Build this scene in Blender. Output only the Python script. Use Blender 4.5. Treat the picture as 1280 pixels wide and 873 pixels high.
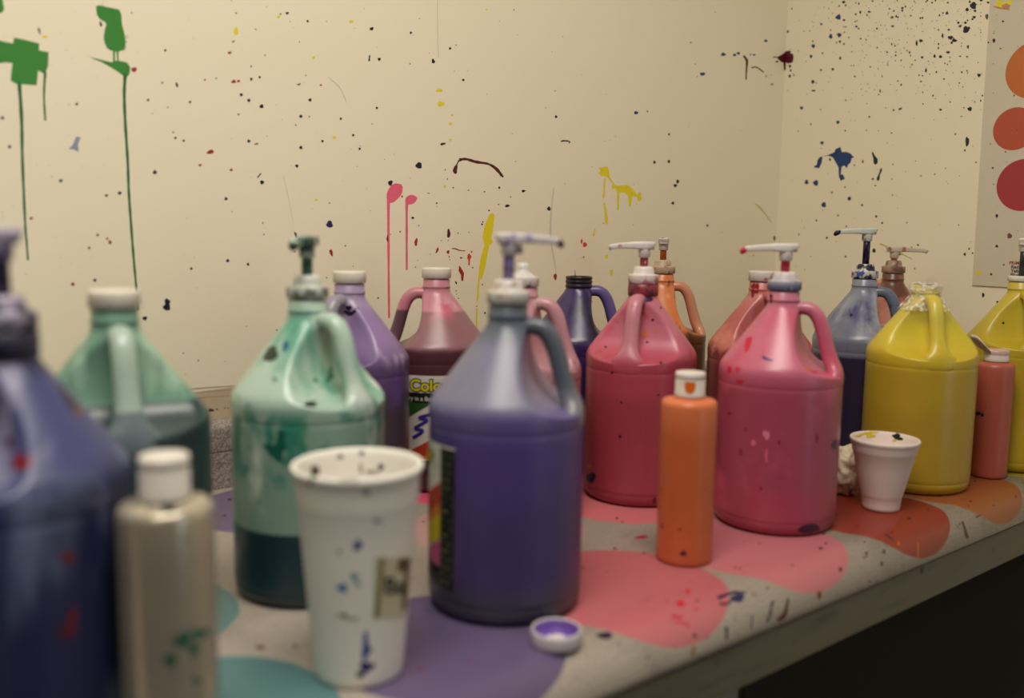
import bpy, bmesh, math, random
from math import sin, cos, pi, radians
from mathutils import Vector, Matrix
from mathutils.bvhtree import BVHTree
from mathutils.geometry import tessellate_polygon

for o in list(bpy.data.objects): bpy.data.objects.remove(o)
scene = bpy.context.scene
C = scene.collection

# ------------------------------------------------------------------ camera
TOP = 0.9                      # height of the worktop
FPX, PITCH, CAMH, ROLL, YAW = 1150.0, 0.12131, 0.37545, 0.01428, 0.67329
EYE = Vector((0, 0, TOP + CAMH))
def ray(px, py):
    """direction in the room through a photograph pixel"""
    x, y = px-640, py-426.5
    c, s = cos(ROLL), sin(ROLL)
    a, b = (x*c+y*s)/FPX, -(-x*s+y*c)/FPX
    d = (a, cos(PITCH)+b*sin(PITCH), -sin(PITCH)+b*cos(PITCH))
    ca, sa = cos(YAW), sin(YAW)
    return Vector((d[0]*ca+d[1]*sa, -d[0]*sa+d[1]*ca, d[2]))
def spot(px, py, depth):
    """ground point (x, y) at a distance along the view axis"""
    d = ray(px, py); k = d.x*sin(YAW)+d.y*cos(YAW)
    return (d.x*depth/k, d.y*depth/k)
cd = bpy.data.cameras.new('camera'); cam = bpy.data.objects.new('camera', cd); C.objects.link(cam)
fwd = ray(640, 426.5).normalized()
R0 = Vector((cos(YAW), -sin(YAW), 0)); U0 = R0.cross(fwd)
right = R0*cos(ROLL)+U0*sin(ROLL); up = right.cross(fwd)
cam.matrix_world = Matrix(((right.x, up.x, -fwd.x, EYE.x), (right.y, up.y, -fwd.y, EYE.y), (right.z, up.z, -fwd.z, EYE.z), (0, 0, 0, 1)))
cd.sensor_fit = 'HORIZONTAL'; cd.sensor_width = 36; cd.lens = 36*FPX/1280
cd.shift_y = -10/1280; cd.clip_start = 0.02
cd.dof.use_dof = True; cd.dof.focus_distance = 1.58; cd.dof.aperture_fstop = 2.3
scene.camera = cam

# ------------------------------------------------------------------ light
scene.view_settings.view_transform = 'Standard'; scene.view_settings.look = 'None'
scene.view_settings.exposure = 0.0; scene.view_settings.gamma = 1
scene.view_settings.use_curve_mapping = False
w = bpy.data.worlds.new('room_air'); scene.world = w; w.use_nodes = True
w.node_tree.nodes['Background'].inputs[0].default_value = (1.0, 0.9, 0.78, 1)
w.node_tree.nodes['Background'].inputs[1].default_value = 0.05
def area(name, loc, target, sx, sy, power, col):
    l = bpy.data.lights.new(name, 'AREA'); l.shape = 'RECTANGLE'; l.size = sx; l.size_y = sy; l.energy = power; l.color = col
    o = bpy.data.objects.new(name, l); C.objects.link(o); o.location = loc
    o.rotation_euler = (Vector(target)-Vector(loc)).to_track_quat('-Z', 'Y').to_euler()
    return o
area('ceiling_and_fill_light', (0.12, 0.28, 2.68), (0.12, 0.28, 0), 1.2, 0.6, 34.5, (1.0, 0.93, 0.82))
area('ceiling_and_fill_light', (-1.2, -1.2, 2.68), (-1.2, -1.2, 0), 1.2, 0.6, 5, (1.0, 0.93, 0.82))  # added fill lamp that lifts the front faces, no known fixture
area('doorway_daylight', (1.25, -2.7, 1.25), (0.9, 0.7, 1.1), 0.7, 1.9, 7.5, (0.80, 0.88, 1.0))

# ------------------------------------------------------------------ materials
def lin(c):
    f = lambda v: v/12.92 if v <= 0.04045 else ((v+0.055)/1.055)**2.4
    return (f(c[0]/255), f(c[1]/255), f(c[2]/255), 1)
class NT:
    def __init__(s, name):
        s.m = bpy.data.materials.new(name); s.m.use_nodes = True; s.t = s.m.node_tree; s.b = s.t.nodes['Principled BSDF']
    def n(s, typ, **k):
        nd = s.t.nodes.new(typ)
        for a, v in k.items():
            if hasattr(nd, a): setattr(nd, a, v)
            else: nd.inputs[a].default_value = v
        return nd
    def l(s, a, b): s.t.links.new(a, b)
    def math(s, op, a, b=None, c=None):
        nd = s.n('ShaderNodeMath', operation=op)
        for i, v in enumerate((a, b, c)):
            if v is None: continue
            if isinstance(v, (int, float)): nd.inputs[i].default_value = v
            else: s.l(v, nd.inputs[i])
        return nd.outputs[0]
    def step(s, v, lo, hi):
        nd = s.n('ShaderNodeMapRange', interpolation_type='SMOOTHSTEP')
        s.l(v, nd.inputs[0]); nd.inputs[1].default_value = lo; nd.inputs[2].default_value = hi
        return nd.outputs[0]
    def mix(s, f, a, b):
        nd = s.n('ShaderNodeMix', data_type='RGBA')
        if isinstance(f, (int, float)): nd.inputs[0].default_value = f
        else: s.l(f, nd.inputs[0])
        for i, v in ((6, a), (7, b)):
            if isinstance(v, tuple): nd.inputs[i].default_value = v
            else: s.l(v, nd.inputs[i])
        return nd.outputs[2]
    def coord(s, kind='Object'): return s.n('ShaderNodeTexCoord').outputs[kind]
    def noise(s, vec, scale, detail=3, stretch=None):
        if stretch:
            mp = s.n('ShaderNodeMapping'); mp.inputs['Scale'].default_value = stretch; s.l(vec, mp.inputs[0]); vec = mp.outputs[0]
        nd = s.n('ShaderNodeTexNoise'); nd.inputs['Scale'].default_value = scale; nd.inputs['Detail'].default_value = detail
        s.l(vec, nd.inputs['Vector']); return nd.outputs['Fac']
    def bump(s, h, dist=0.001, strength=0.3):
        nd = s.n('ShaderNodeBump'); nd.inputs['Strength'].default_value = strength; nd.inputs['Distance'].default_value = dist
        s.l(h, nd.inputs['Height']); s.l(nd.outputs[0], s.b.inputs['Normal'])
    def done(s, col, rough=0.5, spec=0.5):
        if isinstance(col, tuple): s.b.inputs['Base Color'].default_value = col
        else: s.l(col, s.b.inputs['Base Color'])
        s.b.inputs['Roughness'].default_value = rough; s.b.inputs['Specular IOR Level'].default_value = spec
        return s.m
_pm = {}
def paint(c, rough=0.35):
    """a dried blot of paint"""
    k = (c, rough)
    if k not in _pm:
        t = NT('dried_paint'); v = t.noise(t.coord(), 180, 2)
        col = t.mix(v, lin(c), lin(tuple(max(0, int(q*0.92)) for q in c)))
        _pm[k] = t.done(col, rough)
    return _pm[k]
def plain(name, c, rough=0.5, var=0.12, scale=60, spec=0.5, bump=0):
    t = NT(name); v = t.noise(t.coord(), scale, 4)
    a = lin(c); b = tuple(q*(1-var) for q in a[:3])+(1,)
    if bump: t.bump(v, bump)
    return t.done(t.mix(v, a, b), rough, spec)
def jugmat(name, base, zones=(), stains=(), rough=0.34, wob=0.003, sss=0.0, haze=0.22):
    """plastic seen with the paint behind it, some zones with shading painted in: zones = (z, colour above, softness); stains = (colour, scale, threshold, softness, zlo, zhi, stretch)"""
    def lin(c, f=globals()['lin']):
        q = f(c); l_ = .3*q[0]+.59*q[1]+.11*q[2]
        return tuple(v*(1-haze)+haze*(l_*1.15+.012) for v in q[:3])+(1,)
    t = NT(name); co = t.coord()
    sp = t.n('ShaderNodeSeparateXYZ'); t.l(co, sp.inputs[0])
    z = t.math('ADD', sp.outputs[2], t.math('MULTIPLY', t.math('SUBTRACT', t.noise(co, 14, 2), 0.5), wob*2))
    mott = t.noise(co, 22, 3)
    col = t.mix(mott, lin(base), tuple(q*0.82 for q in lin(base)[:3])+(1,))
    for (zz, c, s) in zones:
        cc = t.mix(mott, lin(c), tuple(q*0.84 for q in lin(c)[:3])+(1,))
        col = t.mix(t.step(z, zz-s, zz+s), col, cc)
    for i, (c, scale, th, s, zl, zh, st) in enumerate(stains):
        mp = t.n('ShaderNodeMapping'); mp.inputs['Location'].default_value = (i*1.7+len(name)*.31, i*.6, .3*i); t.l(co, mp.inputs[0])
        f = t.step(t.noise(mp.outputs[0], scale, 4, st), th-s, th+s)
        zm = t.math('MULTIPLY', t.step(sp.outputs[2], zl-0.012, zl+0.012), t.math('SUBTRACT', 1.0, t.step(sp.outputs[2], zh-0.012, zh+0.012)))
        col = t.mix(t.math('MULTIPLY', f, zm), col, lin(c))
    t.bump(t.noise(co, 35, 3), 0.0012, 0.25)
    m = t.done(col, rough, 0.5)
    if sss:
        t.b.inputs['Subsurface Weight'].default_value = sss; t.b.inputs['Subsurface Radius'].default_value = (0.01, 0.008, 0.006)
    return m

# ------------------------------------------------------------------ mesh helpers
def obj(name, bm, mats, parent=None, smooth=True, recalc=True):
    if recalc: bmesh.ops.recalc_face_normals(bm, faces=bm.faces)
    me = bpy.data.meshes.new(name); bm.to_mesh(me); bm.free()
    if not isinstance(mats, (list, tuple)): mats = [mats]
    for m in mats: me.materials.append(m)
    if smooth:
        for p in me.polygons: p.use_smooth = True
    o = bpy.data.objects.new(name, me); C.objects.link(o)
    if parent: o.parent = parent
    return o
def empty(name, loc, label, cat, rz=0, group=None):
    o = bpy.data.objects.new(name, None); o.empty_display_size = 0.05; C.objects.link(o)
    o.location = loc; o.rotation_euler = (0, 0, rz); o['label'] = label; o['category'] = cat
    if group: o['group'] = group
    return o
def tag(o, label, cat, group=None):
    o['label'] = label; o['category'] = cat
    if group: o['group'] = group
def lathe(bm, prof, n=64, cx=0, cy=0, mi=0, rib=0, ribz=(0, 0), jit=None):
    """revolve (r, z) points; r = 0 ends close the surface"""
    rows = []
    for (r, z) in prof:
        if r == 0: rows.append([bm.verts.new((cx, cy, z))]); continue
        row = []
        for i in range(n):
            rr = r
            if rib and ribz[0] <= z <= ribz[1] and i % 2: rr -= rib
            dz = 0
            if jit: rr += random.uniform(-jit, jit); dz = random.uniform(-jit, jit)
            row.append(bm.verts.new((cx+rr*cos(2*pi*i/n), cy+rr*sin(2*pi*i/n), z+dz)))
        rows.append(row)
    for a, b in zip(rows, rows[1:]):
        for i in range(n):
            j = (i+1) % n
            if len(a) == 1 and len(b) == 1: continue
            if len(a) == 1: f = bm.faces.new((a[0], b[j], b[i]))
            elif len(b) == 1: f = bm.faces.new((a[i], a[j], b[0]))
            else: f = bm.faces.new((a[i], a[j], b[j], b[i]))
            f.material_index = mi
def catmull(pts, n):
    out = []; P = [pts[0]]+list(pts)+[pts[-1]]
    for i in range(1, len(P)-2):
        for k in range(n):
            t = k/n; a, b, c, d = P[i-1], P[i], P[i+1], P[i+2]
            out.append(tuple(0.5*((2*b[j])+(-a[j]+c[j])*t+(2*a[j]-5*b[j]+4*c[j]-d[j])*t*t+(-a[j]+3*b[j]-3*c[j]+d[j])*t**3) for j in range(len(b))))
    out.append(tuple(pts[-1])); return out
def loft(bm, secs, sq=2.0, n=20, mi=0):
    """tube through sections (x, z, half width across y, half thickness) lying in the xz plane; sq > 2 squares the section"""
    rings = []
    for k, (x, z, hw, ht) in enumerate(secs):
        a = secs[max(k-1, 0)]; b = secs[min(k+1, len(secs)-1)]
        t = Vector((b[0]-a[0], 0, b[1]-a[1])).normalized(); nrm = Vector((-t.z, 0, t.x))
        ring = []
        for i in range(n):
            c, s = cos(2*pi*i/n), sin(2*pi*i/n)
            u = math.copysign(abs(c)**(2/sq), c)*hw; v = math.copysign(abs(s)**(2/sq), s)*ht
            ring.append(bm.verts.new(Vector((x, 0, z))+Vector((0, 1, 0))*u+nrm*v))
        rings.append(ring)
    for a, b in zip(rings, rings[1:]):
        for i in range(n):
            j = (i+1) % n
            bm.faces.new((a[i], a[j], b[j], b[i])).material_index = mi
    bm.faces.new(rings[0]).material_index = mi; bm.faces.new(rings[-1][::-1]).material_index = mi
def box(bm, x0, x1, y0, y1, z0, z1, mi=0):
    v = [bm.verts.new((x, y, z)) for z in (z0, z1) for y in (y0, y1) for x in (x0, x1)]
    for q in ((0, 1, 3, 2), (4, 6, 7, 5), (0, 4, 5, 1), (2, 3, 7, 6), (0, 2, 6, 4), (1, 5, 7, 3)):
        bm.faces.new([v[i] for i in q]).material_index = mi
# outlines of blots, in photograph pixels
def blot(cx, cy, rx, ry=None, ang=0, irr=0.12, n=14, rnd=random):
    ry = ry or rx; ph = rnd.uniform(0, 6.28); out = []
    for i in range(n):
        t = 2*pi*i/n; k = 1+irr*(sin(3*t+ph)+0.6*sin(5*t+2.1*ph))
        x, y = rx*k*cos(t), ry*k*sin(t); a = radians(ang)
        out.append((cx+x*cos(a)-y*sin(a), cy+x*sin(a)+y*cos(a)))
    return out
def ribbon(pts, ws, n=5):
    if not isinstance(ws, (list, tuple)): ws = [ws]*len(pts)
    q = catmull([(p[0], p[1], w_) for p, w_ in zip(pts, ws)], n); L = []; R = []
    for i, (x, y, w_) in enumerate(q):
        a = q[max(i-1, 0)]; b = q[min(i+1, len(q)-1)]; dx, dy = b[0]-a[0], b[1]-a[1]; l = math.hypot(dx, dy) or 1
        ww = w_/2*(1+0.12*sin(i*1.9)); L.append((x-dy/l*ww, y+dx/l*ww)); R.append((x+dy/l*ww, y-dx/l*ww))
    e = q[-1]; p = q[-2]; l = math.hypot(e[0]-p[0], e[1]-p[1]) or 1
    tip = (e[0]+(e[0]-p[0])/l*e[2]*0.5, e[1]+(e[1]-p[1])/l*e[2]*0.5)
    return L+[tip]+R[::-1]

# ------------------------------------------------------------------ the wall and its splashes
YW, XW = 1.278, 1.787
wall_polys = {'back': [], 'side': [], 'poster': []}
PX = XW-0.003
def hit(px, py, which):
    d = ray(px, py)
    t = d.y and YW/d.y if which == 'back' else (XW if which == 'side' else PX)/d.x
    return EYE+d*t
def splash(outline, c, which=None):
    cx = sum(p[0] for p in outline)/len(outline); cy = sum(p[1] for p in outline)/len(outline)
    if which is None:
        d = ray(cx, cy); which = 'back' if YW/d.y < XW/d.x else 'side'
        if which == 'side' and cx > 1237-20*cy/355+1 and cy < 357: which = 'poster'
    wall_polys[which].append((outline, c))
    if which == 'side' and min(p[0] for p in outline) < 984: wall_polys['back'].append((outline, c))
GREEN = (64, 142, 52); DGREEN = (38, 104, 36); PINK = (246, 106, 132); YEL = (246, 226, 24); BLK = (22, 18, 30)
NAVY = (20, 20, 50); DRED = (86, 16, 24); RED = (168, 40, 34); ORED = (226, 62, 40); BLUE = (22, 66, 120); TEAL = (14, 44, 48)
def S(o, s, x0=0, y0=0): return [(x0+p[0]/s, y0+p[1]/s) for p in o]
g = 4.365
splash(S([(-30, 220), (0, 222), (72, 238), (75, 205), (140, 218), (215, 238), (212, 275), (265, 285), (262, 360), (245, 405), (208, 385), (200, 465), (140, 462), (90, 458), (58, 440), (62, 390), (68, 345), (30, 340), (0, 345), (-30, 350)], g), GREEN)
splash(ribbon([(24, 104), (27, 150), (28, 200), (31, 270), (33, 300), (35, 325)], [4.6, 4.2, 3.6, 3, 2.6, 2.4]), DGREEN)
splash(ribbon([(56.5, 90), (55, 119), (56.5, 150)], [3.4, 2.6, 2.6]), DGREEN)
splash(S([(523, 35), (540, 28), (600, 42), (650, 52), (662, 80), (665, 130), (678, 180), (685, 230), (678, 270), (640, 285), (595, 272), (572, 240), (565, 205), (572, 160), (580, 135), (575, 122), (545, 105), (528, 80)], g), GREEN)
splash(ribbon([(142.4, 64), (142.7, 79)], 2.6), GREEN); splash(ribbon([(146.8, 64), (147.4, 79)], 2.2), GREEN)
splash(S([(485, 311), (520, 318), (565, 330), (610, 340), (640, 330), (690, 340), (710, 365), (708, 395), (700, 415), (670, 412), (640, 390), (605, 368), (560, 342)], g), GREEN)
splash(ribbon([(156.5, 93), (155.3, 119), (156.7, 156), (159.5, 200), (161, 240), (163, 270), (166, 310), (169, 345), (173, 387)], [4.4, 3.8, 3.6, 3.4, 3.2, 3.2, 3, 2.8, 2.6]), DGREEN)
for i in range(14):
    a = 1+i*0.11
    splash(ribbon([(140+8*cos(i), 50+i), (152+random.Random(i).uniform(2, 9), 44+i*1.4)], [1, .5]), GREEN)
splash(blot(0, 7, 5, 10), GREEN)
splash(S([(375, 815), (400, 785), (415, 745), (440, 750), (425, 790), (430, 830), (400, 815)], g), (150, 156, 186))
splash(blot(493, 241, 8.6, 13.6, 32, .05), PINK); splash(ribbon([(485.4, 249), (485.7, 325), (486.3, 397)], [3.4, 2.8, 2.6]), PINK)
splash(blot(513.5, 249.8, 8, 5.8, -25, .06), PINK); splash(ribbon([(508.3, 252), (508.3, 300), (508.4, 337)], [3.2, 2.8, 2.6]), PINK)
splash(S([(665, 250), (680, 246), (691, 258), (683, 320), (672, 385), (682, 405), (660, 425), (648, 490), (640, 540), (620, 608), (603, 600), (606, 550), (614, 495), (635, 420), (625, 375), (635, 320), (655, 270)], g, 460, 210), YEL)
splash(ribbon([(599, 346), (597.5, 362), (596.8, 377)], [2.2, 2.2, 1.8]), YEL); splash(ribbon([(596, 386), (595.8, 398), (595.6, 408)], 1.9), YEL)
splash(S([(280, 175), (345, 165), (356, 205), (360, 240), (400, 300), (430, 305), (490, 300), (525, 325), (550, 360), (565, 370), (570, 350), (592, 355), (592, 410), (570, 420), (560, 385), (525, 378), (515, 455), (502, 455), (495, 375), (470, 355), (434, 350), (427, 485), (416, 480), (415, 340), (395, 320), (385, 335), (375, 310), (385, 295), (345, 240), (300, 230), (275, 215), (298, 200)], 5.82, 700, 180), YEL)
splash(ribbon(S([(328, 250), (322, 320), (317, 388)], 5.82, 700, 180), [2, 2.2, 3]), YEL); splash(ribbon(S([(320, 430), (332, 500), (338, 575)], 5.82, 700, 180), [2, 3, 4]), YEL)
splash(ribbon(S([(255, 612), (243, 668)], 5.82, 700, 180), [1, 2.6]), YEL)
for x, y, a, b in ((295, 39, 2.6, 5), (551, 130, 4.4, 3), (549, 113, 4.4, 2), (563, 155, 2, 1.8), (418, 172, 2.2, 2), (565, 144, 1.6, 1.2), (556, 233, 1.7, 1.7), (392, 72, 1.8, 2), (439, 27, 3, 1.6), (395, 250, 2, 1.4), (348, 21, 2, 1.6), (563, 175, 1.4, 1.4), (608, 12, 1.6, 1), (56, 46, 3.6, 1.8), (758, 321, 2, 2.4), (764, 341, 1.6, 4)): splash(blot(x, y, a, b), YEL)
splash(ribbon(S([(1148, 400), (1165, 398), (1190, 405), (1220, 410), (1240, 422), (1255, 440)], 2), [4, 3, 3.6, 2.6, 4, 3]), DRED)
splash(S([(1139, 412), (1144, 415), (1142, 430), (1136, 434), (1133, 426)], 2), DRED)
splash(ribbon(S([(1148, 400), (1140, 416)], 2), 1.6), DRED)
k5 = lambda x, y: (460+x/g, 210+y/g)
for x, y, a, b, t, c in ((440, 358, 9, 25, 0, DRED), (262, 405, 8, 22, 8, RED), (377, 450, 6, 17, 20, RED), (437, 459, 8, 10, 10, RED), (552, 484, 11, 15, 0, ORED), (565, 458, 5, 5, 0, RED), (443, 485, 4, 4, 0, RED), (446, 501, 3, 3, 0, RED), (475, 12, 11, 22, 0, DRED), (122, 82, 12, 15, 25, BLK), (186, 156, 4, 6, -20, BLK), (760, 207, 13, 7, -10, BLK), (850, 125, 9, 5, 0, BLK), (716, 108, 6, 6, 0, BLK), (660, 232, 5, 4, 0, BLK), (622, 308, 5, 5, 0, BLK), (626, 295, 4, 4, 0, BLK), (480, 627, 4, 9, -20, BLK), (571, 545, 4, 4, 0, TEAL), (508, 491, 7, 4, 0, TEAL), (106, 385, 5, 18, 0, (120, 30, 70)), (437, 396, 3, 3, 0, BLK), (638, 792, 5, 5, 0, BLK), (175, 348, 5, 4, 0, BLK), (330, 138, 6, 2, 10, RED), (548, 122, 5, 3, 0, RED), (240, 272, 4, 4, 0, BLK), (55, 710, 4, 5, 0, BLK), (480, 670, 3, 3, 0, BLK), (493, 712, 3, 3, 0, BLK), (483, 690, 2, 3, 0, BLK), (465, 108, 5, 4, 0, RED), (375, 192, 5, 4, 0, BLK), (491, 356, 4, 3, 0, BLK), (550, 352, 3, 3, 0, RED), (277, 315, 3, 3, 0, BLK), (635, 130, 4, 4, 0, BLK), (433, 60, 3, 4, 0, BLK), (735, 47, 5, 5, 0, DRED), (778, 158, 4, 3, 0, BLK), (712, 199, 4, 3, 0, BLK)):
    p = k5(x, y); splash(blot(p[0], p[1], a/g, b/g, t), c)
splash(ribbon([k5(552, 495), k5(551, 530)], [2.4, 1.6]), ORED)
splash([k5(*p) for p in ((497, 533), (504, 540), (516, 560), (524, 575), (519, 618), (509, 615), (507, 585), (494, 562))], RED)
splash(ribbon([k5(458, 440), k5(480, 442), k5(495, 449), k5(530, 453)], [1, 1.4, 1.2, 1]), RED)
for x, y, a, b, c in ((590, 33, 2, 2, BLK), (718, 33, 4, 3, BLK), (769, 53, 3, 3, BLK), (929, 72, 5, 4, BLK), (948, 148, 4, 4, BLK), (1083, 153, 4, 6, BLK), (603, 237, 4, 4, BLK), (622, 251, 4, 4, BLK), (654, 266, 5, 5, BLK), (752, 291, 4, 4, BLK), (775, 250, 4, 4, BLK), (649, 193, 3, 3, BLK), (628, 198, 3, 4, BLK), (442, 212, 3, 6, BLK), (475, 255, 3, 3, BLK), (622, 353, 4, 4, BLK), (752, 369, 4, 4, BLK), (742, 415, 4, 4, BLK), (655, 456, 5, 5, BLK), (565, 497, 4, 4, BLK), (883, 338, 3, 3, BLK), (852, 297, 3, 3, BLK), (1047, 414, 8, 8, NAVY), (824, 561, 8, 9, (40, 24, 84)), (828, 632, 4, 9, RED), (739, 587, 3, 7, BLK), (417, 768, 9, 9, NAVY), (418, 755, 7, 8, NAVY), (362, 796, 6, 5, NAVY), (569, 652, 4, 4, BLK), (620, 661, 3, 4, BLK), (478, 672, 3, 3, BLK), (244, 588, 3, 3, BLK), (223, 620, 3, 3, BLK), (266, 489, 4, 3, BLK), (299, 483, 5, 4, NAVY), (192, 260, 4, 3, BLK), (387, 431, 5, 5, DRED), (526, 380, 9, 5, RED), (500, 413, 4, 3, RED), (584, 204, 6, 4, RED), (596, 203, 4, 3, RED), (574, 132, 5, 3, RED), (583, 104, 4, 2, RED), (747, 211, 5, 2, RED), (802, 213, 3, 2, RED), (596, 286, 3, 2, RED), (335, 174, 7, 6, RED), (578, 425, 4, 3, RED), (182, 711, 5, 4, (170, 20, 50)), (275, 606, 4, 5, RED), (268, 597, 3, 3, RED), (438, 345, 3, 3, BLK), (433, 331, 2, 2, BLK), (459, 352, 3, 3, BLK), (413, 126, 3, 3, BLK), (370, 250, 3, 3, BLK), (252, 60, 3, 7, (60, 40, 70)), (98, 77, 3, 9, (120, 110, 120)), (1107, 360, 7, 3, DRED), (641, 360, 5, 2, RED), (24, 367, 4, 4, BLK), (6, 295, 5, 4, (110, 96, 90)), (152, 452, 5, 4, (80, 80, 90)), (237, 701, 4, 4, (90, 60, 80)), (78, 546, 5, 3, RED), (1032, 545, 3, 3, BLK), (806, 353, 3, 3, BLK), (1027, 82, 3, 3, BLK), (1125, 121, 3, 3, BLK), (1158, 200, 3, 3, BLK), (942, 270, 3, 3, BLK), (899, 372, 3, 3, BLK), (540, 196, 2, 2, BLK), (512, 200, 3, 2, RED)):
    splash(blot(x/2, y/2, a/2, b/2, -15), c)
splash(ribbon([(462, 69), (461.4, 76)], [1.5, 2]), BLK)
for pts, ws, c in (([(322, 222), (326, 217)], 1.4, BLK), ([(411, 97), (425, 110), (433, 128)], [.5, 1.1, .6], (224, 213, 186)), ([(546.6, 0), (547, 40), (548, 72)], .8, (218, 208, 182)), ([(692, 235), (688, 290), (695, 340)], [1.2, 2.4, 1], (228, 216, 194)), ([(354, 220), (360, 245), (367, 282)], [.4, .9, .4], (228, 218, 192)), ([(701, 177), (705, 176), (712, 177), (711, 179)], [1.4, 1.8, 1.2, 1], BLK)):
    splash(ribbon(pts, ws), c)
k8 = lambda x, y: (900+x/9.7, 40+y/9.7)
splash([k8(*p) for p in ((690, 305), (740, 280), (780, 255), (800, 232), (840, 226), (866, 235), (850, 258), (885, 265), (893, 310), (880, 370), (830, 382), (797, 370), (797, 460), (775, 466), (768, 372), (740, 362), (700, 326))], (92, 8, 24), 'side')
for x, y, a, b, c in ((848, 415, 15, 18, DRED), (858, 467, 12, 15, DRED), (845, 535, 15, 20, DRED), (690, 360, 17, 11, DRED), (665, 305, 26, 7, DRED), (897, 525, 10, 10, DRED), (175, 280, 22, 15, BLUE), (222, 258, 22, 15, BLUE), (412, 277, 18, 10, BLUE), (368, 272, 10, 10, BLUE), (562, 107, 15, 12, BLUE), (1125, 605, 18, 22, DRED), (1133, 712, 25, 10, DRED), (1132, 172, 18, 20, BLUE), (1102, 297, 14, 16, BLUE), (630, 635, 14, 11, (120, 90, 60)), (560, 535, 10, 9, (100, 76, 50))):
    p = k8(x, y); splash(blot(p[0], p[1], a/9.7, b/9.7), c)
splash(ribbon([k8(285, 288), k8(325, 350), k8(320, 450), k8(315, 575)], [2.4, 3.2, 2, 1.6]), (96, 28, 26))
splash(ribbon([k8(380, 435), k8(430, 425), k8(480, 450), k8(525, 487)], [1.6, 1.4, 1.5, 1.5]), (84, 52, 34))
k7 = lambda x, y: (980+x/6.233, 150+y/6.233)
splash([k7(*p) for p in ((300, 283), (348, 272), (395, 250), (400, 228), (440, 210), (450, 250), (490, 250), (525, 265), (528, 275), (546, 290), (526, 300), (520, 330), (500, 350), (490, 376), (470, 355), (450, 365), (442, 425), (460, 425), (474, 460), (440, 474), (428, 440), (425, 370), (405, 335), (380, 292), (350, 280))], BLUE)
splash([k7(*p) for p in ((300, 285), (295, 330), (275, 376), (255, 374), (235, 370), (236, 360), (255, 350), (262, 312), (278, 290))], BLUE)
for x, y, a, b, c in ((176, 485, 15, 18, BLUE), (248, 491, 20, 22, BLUE), (310, 662, 18, 21, BLUE), (509, 613, 14, 16, (16, 60, 84)), (296, 179, 13, 13, BLUE), (420, 18, 13, 13, BLUE), (614, 324, 8, 14, (176, 84, 50)), (692, 460, 9, 8, TEAL), (712, 512, 7, 5, BLK), (608, 665, 8, 9, BLK), (718, 752, 9, 9, BLK), (765, 803, 7, 9, BLK), (478, 84, 6, 7, BLK), (838, 102, 6, 6, BLK), (358, 308, 7, 12, TEAL), (420, 744, 7, 7, BLK), (253, 784, 7, 7, BLK), (548, 354, 6, 6, BLK), (476, 524, 6, 6, BLK), (485, 830, 6, 6, BLK)):
    p = k7(x, y); splash(blot(p[0], p[1], a/6.233, b/6.233), c)
splash([k7(*p) for p in ((684, 260), (694, 250), (706, 275), (730, 305), (730, 335), (714, 350), (698, 338), (696, 300))], TEAL)
splash([k7(*p) for p in ((750, 380), (762, 374), (764, 395), (748, 430), (744, 465), (732, 478), (722, 465), (726, 445), (740, 420))], TEAL)
k2 = lambda x, y: (1000+x/4.571, y/4.571)
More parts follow.
